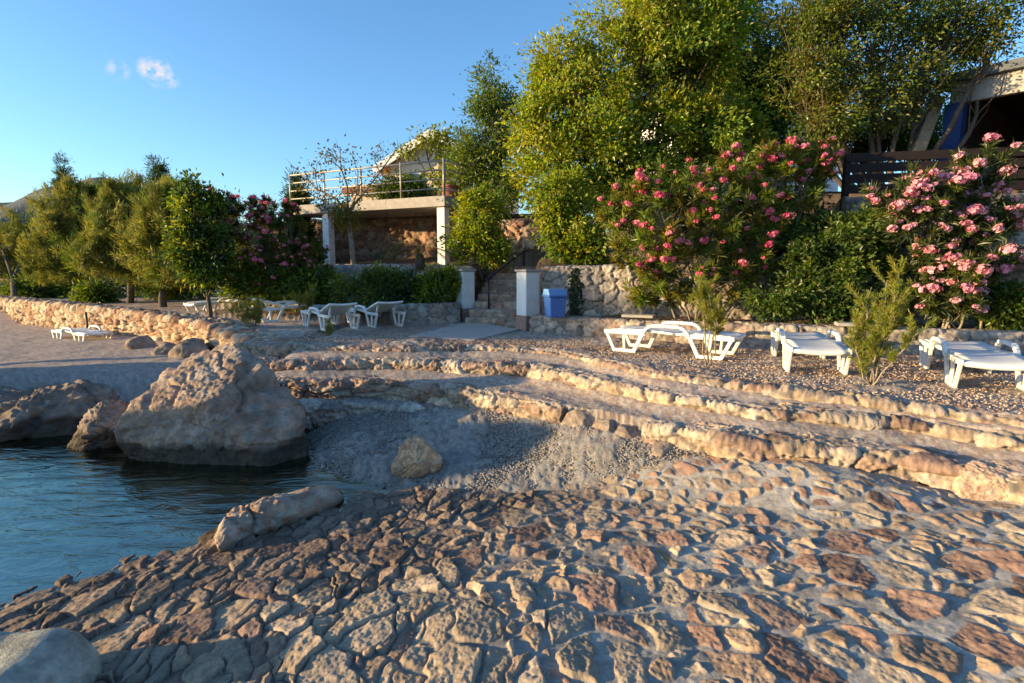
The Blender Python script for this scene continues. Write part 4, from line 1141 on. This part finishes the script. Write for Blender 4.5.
# added out of view so its shade falls on the far loungers and the gate
plant('unseen_shade_pine', 'added umbrella pine, unseen on the beach at left, shading the far loungers and the gate', 'tree', (-22, 9.4, 0.2),
      [(np.array((-22, 9.4, 4.3)), np.array((1.6, 2.0, 0.9))), (np.array((-22.3, 8.2, 4.0)), np.array((1.2, 1.2, 0.7))), (np.array((-21.5, 10.6, 4.2)), np.array((1.2, 1.2, 0.8)))],
      90, 160, 14000, 0.20, 0.05, 0.40, DARK, 0.16, split=0.6)
# left-hand trees behind the sea wall
def tamarisk(label, base, lobes, seed, n=26000):
    plant('tamarisk_tree', label, 'tree', base, px_lobes(lobes), seed, 420, int(n * 2.8), 0.21, 0.020, 0.42, OLIVE + OLIVE[:2] + MID[:1], 0.11, matn='needle', droop=0.10, upness=0.2, plume=0.52, inner=0.15, colvar=0.3, group='tamarisk trees behind the sea wall', twig=0.35, split=0.4)
tamarisk('leftmost feathery tamarisk tree, at the edge of the photo', G(14, 300, 1.04), [(8, 250, 34, 30, 26), (-30, 252, 40, 36, 27), (34, 232, 20, 24, 26), (0, 275, 30, 20, 25.6), (45, 262, 18, 28, 25.6)], 11, 20000)
tamarisk('second feathery tamarisk tree from the left, in front of the dark cypress', G(75, 300, 1.04), [(66, 232, 26, 34, 22.5), (96, 212, 24, 26, 22.8), (50, 262, 22, 24, 22), (82, 262, 30, 24, 22), (76, 205, 12, 18, 22.4), (112, 235, 16, 20, 22.6)], 12)
tamarisk('tallest feathery tamarisk tree, third from the left', G(130, 304, 1.04), [(122, 232, 32, 36, 20), (142, 206, 24, 22, 20.2), (108, 262, 30, 22, 19.6), (146, 262, 26, 22, 19.8), (120, 204, 14, 20, 20), (160, 225, 14, 22, 20.3)], 13)
tamarisk('rightmost tamarisk tree, with two dark trunks beside the dark green tree', G(163, 309, 1.04), [(166, 228, 22, 34, 18), (174, 266, 30, 20, 17.8), (150, 252, 22, 26, 18.2), (172, 202, 10, 16, 18), (190, 240, 18, 20, 18.2)], 14, 22000)
plant('broadleaf_tree', 'dark green slender tree with a thin straight trunk behind the sea wall', 'tree', G(211, 319, 1.04),
      px_lobes([(200, 228, 22, 36, 14.4), (188, 195, 10, 16, 14.5), (207, 268, 22, 20, 14.3), (195, 250, 24, 26, 14.5), (212, 205, 12, 16, 14.6)]), 15, 160, 12000, 0.11, 0.06, 0.24, MID + DARK + BRIGHT[:1], 0.05, twig=0.8)
def cypress(label, base, tip_z, width, seed):
    b = np.array(base, float); h = tip_z - b[2]
    lobes = [(b + np.array((0, 0, h * f)), np.array((width * k, width * k, h * 0.13))) for f, k in ((.2, .9), (.35, 1), (.5, .85), (.65, .65), (.8, .42), (.92, .2))]
    plant('cypress_tree', label, 'tree', b, lobes, seed, 260, 16000, 0.20, 0.035, 0.28, DARK, 0.14, matn='needle', droop=-0.3, split=0.8, limb=False)
q = W(62, 163, 33); cypress('pointed dark cypress rising above the tamarisk trees', (q[0], 33, 1.1), q[2], 0.95, 16)
q = W(157, 163, 30); cypress('ragged dark conifer between the tallest tamarisk and the slender green tree', (q[0], 30, 1.1), q[2], 1.2, 17)
q = W(134, 182, 31); cypress('short dark conifer top just left of the ragged conifer', (q[0], 31, 1.1), q[2], 0.8, 18)
q = W(301, 184, 21); cypress('slim small cypress at the left end of the raised deck', (q[0], 20.6, 1.8), q[2], 0.26, 19)
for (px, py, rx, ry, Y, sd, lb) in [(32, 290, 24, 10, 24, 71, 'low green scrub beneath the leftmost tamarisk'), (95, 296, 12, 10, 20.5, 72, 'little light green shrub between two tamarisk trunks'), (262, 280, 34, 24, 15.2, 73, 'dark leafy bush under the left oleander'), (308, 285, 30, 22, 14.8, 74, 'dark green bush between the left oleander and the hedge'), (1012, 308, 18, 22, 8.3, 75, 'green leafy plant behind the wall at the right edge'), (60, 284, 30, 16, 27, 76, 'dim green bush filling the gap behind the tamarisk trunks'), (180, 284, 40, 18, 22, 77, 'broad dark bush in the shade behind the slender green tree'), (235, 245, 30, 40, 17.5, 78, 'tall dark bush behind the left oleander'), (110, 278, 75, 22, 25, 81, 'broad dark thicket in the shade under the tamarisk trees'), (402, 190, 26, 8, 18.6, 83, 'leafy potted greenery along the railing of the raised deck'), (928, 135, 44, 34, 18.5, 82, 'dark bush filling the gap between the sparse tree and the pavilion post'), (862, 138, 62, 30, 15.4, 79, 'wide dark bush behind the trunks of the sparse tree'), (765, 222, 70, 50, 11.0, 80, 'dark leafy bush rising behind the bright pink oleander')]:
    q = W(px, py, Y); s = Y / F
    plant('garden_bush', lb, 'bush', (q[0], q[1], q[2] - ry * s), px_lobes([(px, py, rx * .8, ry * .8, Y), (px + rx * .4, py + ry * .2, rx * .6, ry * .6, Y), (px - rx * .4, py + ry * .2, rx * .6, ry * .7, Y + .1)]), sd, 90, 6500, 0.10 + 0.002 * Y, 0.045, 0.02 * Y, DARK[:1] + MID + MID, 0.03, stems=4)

# oleanders: stems, leaf whorls, every flower head its own part
def flower_mesh(seed, colr):
    rng = np.random.RandomState(seed)
    P, D, Nn, C = [], [], [], []
    for k in range(26):
        u = unit(rng.normal(size=3) + np.array((0, 0, 0.5)))
        c = u * rng.uniform(0.02, 0.064) * np.array((1.25, 1.25, 0.7))
        a = unit(np.cross(u, (0.3, 0.2, 1.0))); b = np.cross(u, a)
        shade = rng.uniform(0.75, 1.2)
        for j in range(5):
            q = 2 * math.pi * j / 5 + rng.uniform(0, .3)
            P.append(c); D.append(a * math.cos(q) + b * math.sin(q) + u * 0.35); Nn.append(u); C.append(np.array(colr) * shade)
    V, Fc = leaf_mesh(np.array(P), np.array(D), np.array(Nn), 0.030, 0.024, 0.1, 0.62)
    o = mesh_obj('flower_cluster', V, Fc, M['petal'], col=np.repeat(np.clip(np.array(C), 0, .9), 4, 0), smooth=False)
    me = o.data; bpy.data.objects.remove(o)
    return me

def oleander(label, base, lobes, seed, n_clumps, n_leaves, fcols, n_flow, greens, size=1.0, spots=None):
    t, CP, U = plant('oleander_bush', label, 'oleander', base, px_lobes(lobes), seed, n_clumps, n_leaves, 0.15, 0.026, 0.13, greens, 0.022, stems=9, bark='pale_bark', root_spread=0.35, whorl=True, inner=0.5, twig=0.9, upness=0.4)
    rng = np.random.RandomState(seed + 5)
    meshes = [flower_mesh(seed * 10 + k, c) for k, c in enumerate(fcols)]
    base = np.array(base, float)
    pos = []
    if spots:
        for (px, py, Y) in spots: pos.append(W(px, py, Y) - base)
    score = -U[:, 1] + 0.5 * U[:, 2] - 0.3 * U[:, 0] + 0.35 * rng.normal(size=len(U))
    zrel = CP[:, 2] - CP[:, 2].min(); score = score + 0.45 * (zrel / (zrel.max() + 1e-6))
    for k in np.argsort(-score)[:n_flow - len(pos)]:
        pos.append(CP[k] - base + U[k] * 0.10 + np.array((0, -0.04, 0.07)))
    rest = np.argsort(-score)[n_flow - len(pos) + 0:][:int(n_flow * 1.5)] if not spots else []
    vs, cs = [], []
    for k in rest:                                         # the smallest heads beyond the first hundred
        me = meshes[rng.randint(len(meshes))]
        v = np.empty(len(me.vertices) * 3, dtype=np.float32); me.vertices.foreach_get('co', v)
        c = np.empty(len(me.vertices) * 4, dtype=np.float32); me.color_attributes['Col'].data.foreach_get('color', c)
        vs.append(v.reshape(-1, 3) * size * rng.uniform(.4, .85) + CP[k] - base + U[k] * 0.10 + np.array((0, -.04, .06))); cs.append(c.reshape(-1, 4)[:, :3])
    if vs:
        vs = np.concatenate(vs)
        b_ = mesh_obj('small_blossoms', vs, np.arange(len(vs)).reshape(-1, 4), M['petal'], t, col=np.concatenate(cs), smooth=False)
        b_['kind'] = 'stuff'
    for p in pos:
        o = bpy.data.objects.new('flower_cluster', meshes[rng.randint(len(meshes))])
        COL.objects.link(o); o.parent = t
        o.location = [float(c) for c in p]; o.rotation_euler = (rng.uniform(-.4, .4), rng.uniform(-.4, .4), rng.uniform(0, 6.28))
        s = size * rng.uniform(0.55, 1.4); o.scale = (s, s, s * rng.uniform(.8, 1.0))
    return t
PINK = [(0.78, 0.15, 0.24), (0.82, 0.22, 0.30), (0.70, 0.11, 0.22), (0.84, 0.28, 0.34)]
PALE = [(0.84, 0.38, 0.44), (0.86, 0.46, 0.50), (0.80, 0.32, 0.42), (0.84, 0.42, 0.52)]
MAG = [(0.78, 0.18, 0.30), (0.82, 0.26, 0.34)]
OLG = [(0.14, 0.19, 0.024), (0.11, 0.155, 0.022), (0.20, 0.22, 0.03), (0.20, 0.18, 0.03)]
oleander('big oleander covered in deep pink flowers, behind the side-on lounger', (3.35, 10.0, 1.36),
         [(660, 225, 52, 55, 10), (720, 205, 52, 46, 10), (780, 185, 44, 36, 10.1), (700, 275, 66, 36, 9.8), (622, 225, 22, 34, 10), (812, 168, 22, 20, 10.2), (760, 250, 44, 40, 9.9), (655, 280, 26, 26, 9.9)], 31, 460, 30000, PINK, 100, OLG, 0.92)
plant('garden_bush', 'dense dark green bush between the two big oleanders', 'bush', (5.35, 9.3, 1.36),
      px_lobes([(840, 265, 46, 46, 9.3), (815, 298, 60, 24, 9.1), (875, 290, 34, 32, 9.2), (860, 235, 28, 28, 9.4), (790, 300, 30, 20, 9.2)]), 32, 240, 20000, 0.085, 0.04, 0.17, DARK[:2] + MID, 0.03, stems=6, root_spread=0.5)
oleander('oleander with pale pink flower heads at the right, before the tall dark wall', (6.65, 8.65, 1.36),
         [(930, 215, 46, 34, 8.6), (960, 265, 42, 44, 8.5), (985, 168, 28, 18, 8.7), (900, 195, 30, 22, 8.7), (985, 225, 26, 36, 8.7), (950, 300, 30, 26, 8.5)], 33, 260, 17000, PALE, 98, [(0.09, 0.11, 0.03), (0.06, 0.085, 0.025), (0.13, 0.16, 0.035)], 1.15)
oleander('oleander with magenta flowers left of the raised deck', (-5.9, 15.4, 1.15),
         [(245, 222, 34, 22, 15.5), (288, 245, 30, 30, 15.2), (270, 265, 40, 28, 15.0), (310, 262, 18, 24, 15.2), (225, 205, 16, 12, 15.6), (275, 214, 26, 14, 15.6)], 34, 240, 17000, MAG, 90, [(0.09, 0.12, 0.02), (0.07, 0.10, 0.018), (0.13, 0.11, 0.02)], 0.95)

# the bare-looking young tree before the deck
def young_tree():
    Y = 15.9
    rng = np.random.RandomState(8)
    base = W(354, 268, Y); base[2] = 2.2
    t = tag(empty('young_tree', base), 'young tree with thin bare-looking pale branches in front of the raised deck', 'tree')
    mb = MB()
    lines = [([(354, 272), (351, 240), (348, 212)], .075, .05), ([(348, 212), (335, 198), (318, 190), (297, 170)], .04, .010), ([(348, 212), (347, 185), (341, 168), (340, 148)], .035, .009),
             ([(348, 212), (362, 195), (380, 172), (398, 147)], .04, .010), ([(348, 214), (356, 196), (358, 172), (352, 155)], .025, .008), ([(335, 198), (322, 200), (306, 192), (296, 190)], .02, .006),
             ([(318, 190), (315, 175), (318, 160)], .015, .005), ([(380, 172), (374, 160), (378, 148)], .015, .005), ([(366, 190), (384, 186), (396, 178)], .018, .005), ([(341, 168), (330, 160), (326, 150)], .013, .005), ([(347, 205), (330, 208), (318, 204)], .018, .005)]
    tips = []
    for pts, r0, r1 in lines:
        dy = rng.uniform(-.5, .5)
        w_ = [W(a, b, Y + dy * i / len(pts)) - base for i, (a, b) in enumerate(pts)]
        mb.tube(w_, np.linspace(r0, r1, len(w_)), 7)
        for f in np.linspace(.35, 1, 7):
            k = f * (len(w_) - 1); i = min(int(k), len(w_) - 2)
            tips.append(w_[i] * (1 - (k - i)) + w_[i + 1] * (k - i))
    tips = np.array(tips[7:]); extra = np.array([W(345, 215, Y) - base, W(352, 222, Y) - base, W(338, 216, Y) - base, W(348, 205, Y) - base] * 6)
    for q in tips[::2]:
        mb.tube([q, q + rng.normal(size=3) * .22 + np.array((0, 0, .15))], [.008, .003], 4, False)
    mb.build('trunk', M['pale_bark'], t, True)
    T = np.concatenate([tips, extra]); n = 1500
    ci = np.r_[rng.randint(0, len(tips), 800), len(tips) + rng.randint(0, len(extra), 700)]
    P = T[ci] + rng.normal(size=(n, 3)) * np.where(ci < len(tips), .13, .17)[:, None]
    V, Fc = leaf_mesh(P, rng.normal(size=(n, 3)), rng.normal(size=(n, 3)) + np.array((0, 0, .8)), 0.10, 0.05)
    c = np.where((ci < len(tips))[:, None], np.array((0.10, 0.09, 0.04)), np.array((0.16, 0.15, 0.025))) * (1 + .25 * rng.normal(size=(n, 1)))
    mesh_obj('crown', V, Fc, M['leaf'], t, col=np.repeat(np.clip(c, .01, .5), 4, 0), smooth=False)
young_tree()

# small palm
def palm():
    base = W(420, 258, 15.0); base[2] = 2.35
    rng = np.random.RandomState(4)
    t = tag(empty('palm_plant', base), 'small arching palm between hedge and raised deck', 'palm')
    MB().tube([(0, 0, -.1), (0, 0, .18), (0, 0, .32)], [.13, .12, .07], 9).build('trunk', M['bark'], t, True)
    for k in range(13):
        a = k * 2.4 + rng.uniform(-.2, .2); Lf = rng.uniform(1.0, 1.5); up = rng.uniform(.5, 1.4)
        d = np.array((math.cos(a), math.sin(a), 0))
        pts = [np.array((0, 0, .28)) + d * Lf * s * (1 - .12 * s) + np.array((0, 0, up * Lf * (s * .9 - s * s * .95))) for s in np.linspace(0, 1, 12)]
        P, D, Nn = [], [], []
        for i in range(1, 12):
            for f in (0, .33, .66):
                p = pts[i - 1] * (1 - f) + pts[i] * f; tg = unit(pts[i] - pts[i - 1])
                sd = unit(np.cross(tg, (0, 0, 1)))
                for s in (-1, 1):
                    P.append(p); D.append(tg * .8 + sd * s + np.array((0, 0, -.15))); Nn.append((0, 0, 1))
        V, Fc = leaf_mesh(np.array(P), np.array(D), np.array(Nn, float), 0.22, 0.018)
        c = np.array((0.045, 0.075, 0.02)) * (1 + .2 * rng.normal(size=(len(P), 1)))
        mesh_obj('frond', V, Fc, M['leaf'], t, col=np.repeat(np.clip(c, .01, .4), 4, 0), smooth=False)
palm()

# young tamarisks on the gravel
def sapling(label, base, height, width, seed, n_st, n_needles, cols, lean=0.0, bare=0.25, group='young tamarisks on the gravel terrace', nl=0.05):
    rng = np.random.RandomState(seed)
    base = np.array(base, float)
    t = tag(empty('tamarisk_sapling', base), label, 'sapling', group)
    mb = MB(); P, D = [], []
    segs = []
    for k in range(n_st):
        a = rng.uniform(0, 6.28); sp = rng.uniform(.15, 1) * width / 2
        top = np.array((math.cos(a) * sp + lean, math.sin(a) * sp, height * rng.uniform(.55, 1.0) * (1.05 - .35 * sp / (width / 2 + 1e-6))))
        pts = curve_pts((rng.normal() * .015, rng.normal() * .015, -.05), top, rng, 7, .05)
        mb.tube(pts, np.linspace(.011, .003, len(pts)), 6)
        for j in range(12):
            f = rng.uniform(bare, 1); kk = f * (len(pts) - 1); i = min(int(kk), len(pts) - 2)
            q = pts[i] * (1 - kk + i) + pts[i + 1] * (kk - i)
            e_ = q + np.array((rng.normal() * .35, rng.normal() * .35, rng.uniform(.3, 1))) * height * .16
            segs.append((q, e_))
            mb.tube([q, (q + e_) / 2 + rng.normal(size=3) * .01, e_], [.003, .002, .001], 4, False)
    mb.build('stems', M['pale_bark'], t, True)
    S = np.array(segs); k = rng.randint(0, len(S), n_needles); f = rng.uniform(0.1, 1.1, n_needles)[:, None]
    P = S[k, 0] * (1 - f) + S[k, 1] * f + rng.normal(size=(n_needles, 3)) * .006
    D = unit(S[k, 1] - S[k, 0]) + 0.55 * rng.normal(size=(n_needles, 3))
    V, Fc = leaf_mesh(P, D, rng.normal(size=(n_needles, 3)), nl * rng.uniform(.6, 1.4, n_needles), nl * .11)
    cols = np.array(cols); c = cols[rng.randint(0, len(cols), len(S))][k] * (1 + .2 * rng.normal(size=(n_needles, 1)))
    mesh_obj('foliage', V, Fc, M['needle'], t, col=np.repeat(np.clip(c, .01, .5), 4, 0), smooth=False)
YG = [(0.26, 0.28, 0.04), (0.21, 0.24, 0.035), (0.30, 0.29, 0.045)]
sapling('feathery young tamarisk between the end-on lounger and the right-edge lounger', G(872, 385, 1.03), 1.42, 0.85, 1, 10, 15000, YG, 0.12, 0.25, nl=.055)
sapling('thin young tamarisk with bare lower stems in front of the side-on lounger', G(708, 366, 1.03), 1.42, 0.50, 2, 6, 9000, YG, 0.02, 0.5)
sapling('low round yellow tamarisk bush beside the sea wall end', G(254, 327, 1.03), 0.68, 1.0, 3, 14, 7000, [(0.32, 0.30, 0.06), (0.36, 0.31, 0.07)], 0, 0.25, nl=.07)
sapling('upright yellow tamarisk shoot among the far loungers', G(306, 321, 1.03), 0.95, 0.7, 4, 9, 5000, YG, 0, 0.2, nl=.07)
sapling('tiny green tuft in front of the far loungers', G(328, 336, 1.03), 0.36, 0.25, 5, 6, 1200, YG, 0, 0.1)

# ivy on the retaining wall
rng = np.random.RandomState(77); n = 1600
q = W(577, 270, 11.62); P = np.stack([q[0] + rng.normal(size=n) * .05 + .16 * np.sin(rng.uniform(0, 6, n)) * 0.4, np.full(n, q[1] - .04) + rng.normal(size=n) * .03, 2.32 - rng.uniform(0, 1, n) ** .8 * .95], 1)
V, Fc = leaf_mesh(P, np.stack([rng.normal(size=n) * .5, -np.ones(n) * .4, -np.ones(n)], 1), np.stack([rng.normal(size=n) * .3, -np.ones(n), .5 * np.ones(n)], 1), .055, .045)
o = mesh_obj('wall_ivy', V, Fc, M['leaf'], col=np.repeat(np.clip(np.array((.03, .055, .018)) * (1 + .3 * rng.normal(size=(n, 1))), .01, .3), 4, 0), smooth=False)
tag(o, 'narrow strand of dark ivy hanging down the grey wall behind the bin', 'ivy')

# loose pebbles: nobody could count them
def pebbles(name, pts, sizes, cols, seed):
    D, Fc = ico(1)
    rng = np.random.RandomState(seed); n = len(pts)
    sc = sizes[:, None, None] * rng.uniform(.6, 1.3, (n, 1, 3)) * np.array((1, 1, .6))
    V = D[None] * (1 + .22 * rng.normal(size=(n, len(D), 1))) * sc
    a = rng.uniform(0, 6.28, n); ca, sa = np.cos(a)[:, None], np.sin(a)[:, None]
    X = V[..., 0] * ca - V[..., 1] * sa; Y = V[..., 0] * sa + V[..., 1] * ca
    V = np.stack([X, Y, V[..., 2]], 2) + pts[:, None, :]
    Fa = (Fc[None] + (np.arange(n) * len(D))[:, None, None]).reshape(-1, 3)
    o = mesh_obj(name, V.reshape(-1, 3), Fa, M['wall'], col=np.repeat(cols, len(D), 0))
    tag(o, kind='stuff'); return o
rng = np.random.RandomState(5)
n = 34000
x = rng.uniform(-3.2, 2.4, n); y = rng.uniform(4.9, 8.2, n)
ok = (y < fx(LC, x) - .05) & (y > 6.0 - .45 * x - .9) & ((y < fx(LD, x) + 0.02) | (x > -.6)); x, y = x[ok], y[ok]
z = ground_z(x, y); ok = (z < .62) & (z > -.25); x, y, z = x[ok], y[ok], z[ok]
pebbles('beach_pebbles', np.stack([x, y, z + .012], 1), np.random.RandomState(6).uniform(.006, .016, len(x)), pal(np.array([(.27, .255, .23), (.32, .295, .26), (.22, .20, .175), (.29, .235, .19)]), np.random.RandomState(7).uniform(0, 1, len(x))), 8)
x = rng.uniform(-4, 7, 38000); y = rng.uniform(4.5, 11, 38000)
ok = (y > fx(LA, x) + .25) & (y < np.interp(x, LOWX, LOWY) - .15); x, y = x[ok], y[ok]
pebbles('terrace_gravel', np.stack([x, y, np.full(len(x), 1.042)], 1), np.random.RandomState(9).uniform(.005, .016, len(x)), pal(np.array([(.46, .37, .29), (.42, .29, .20), (.34, .21, .14), (.50, .42, .34)]), np.random.RandomState(10).uniform(0, 1, len(x))), 11)
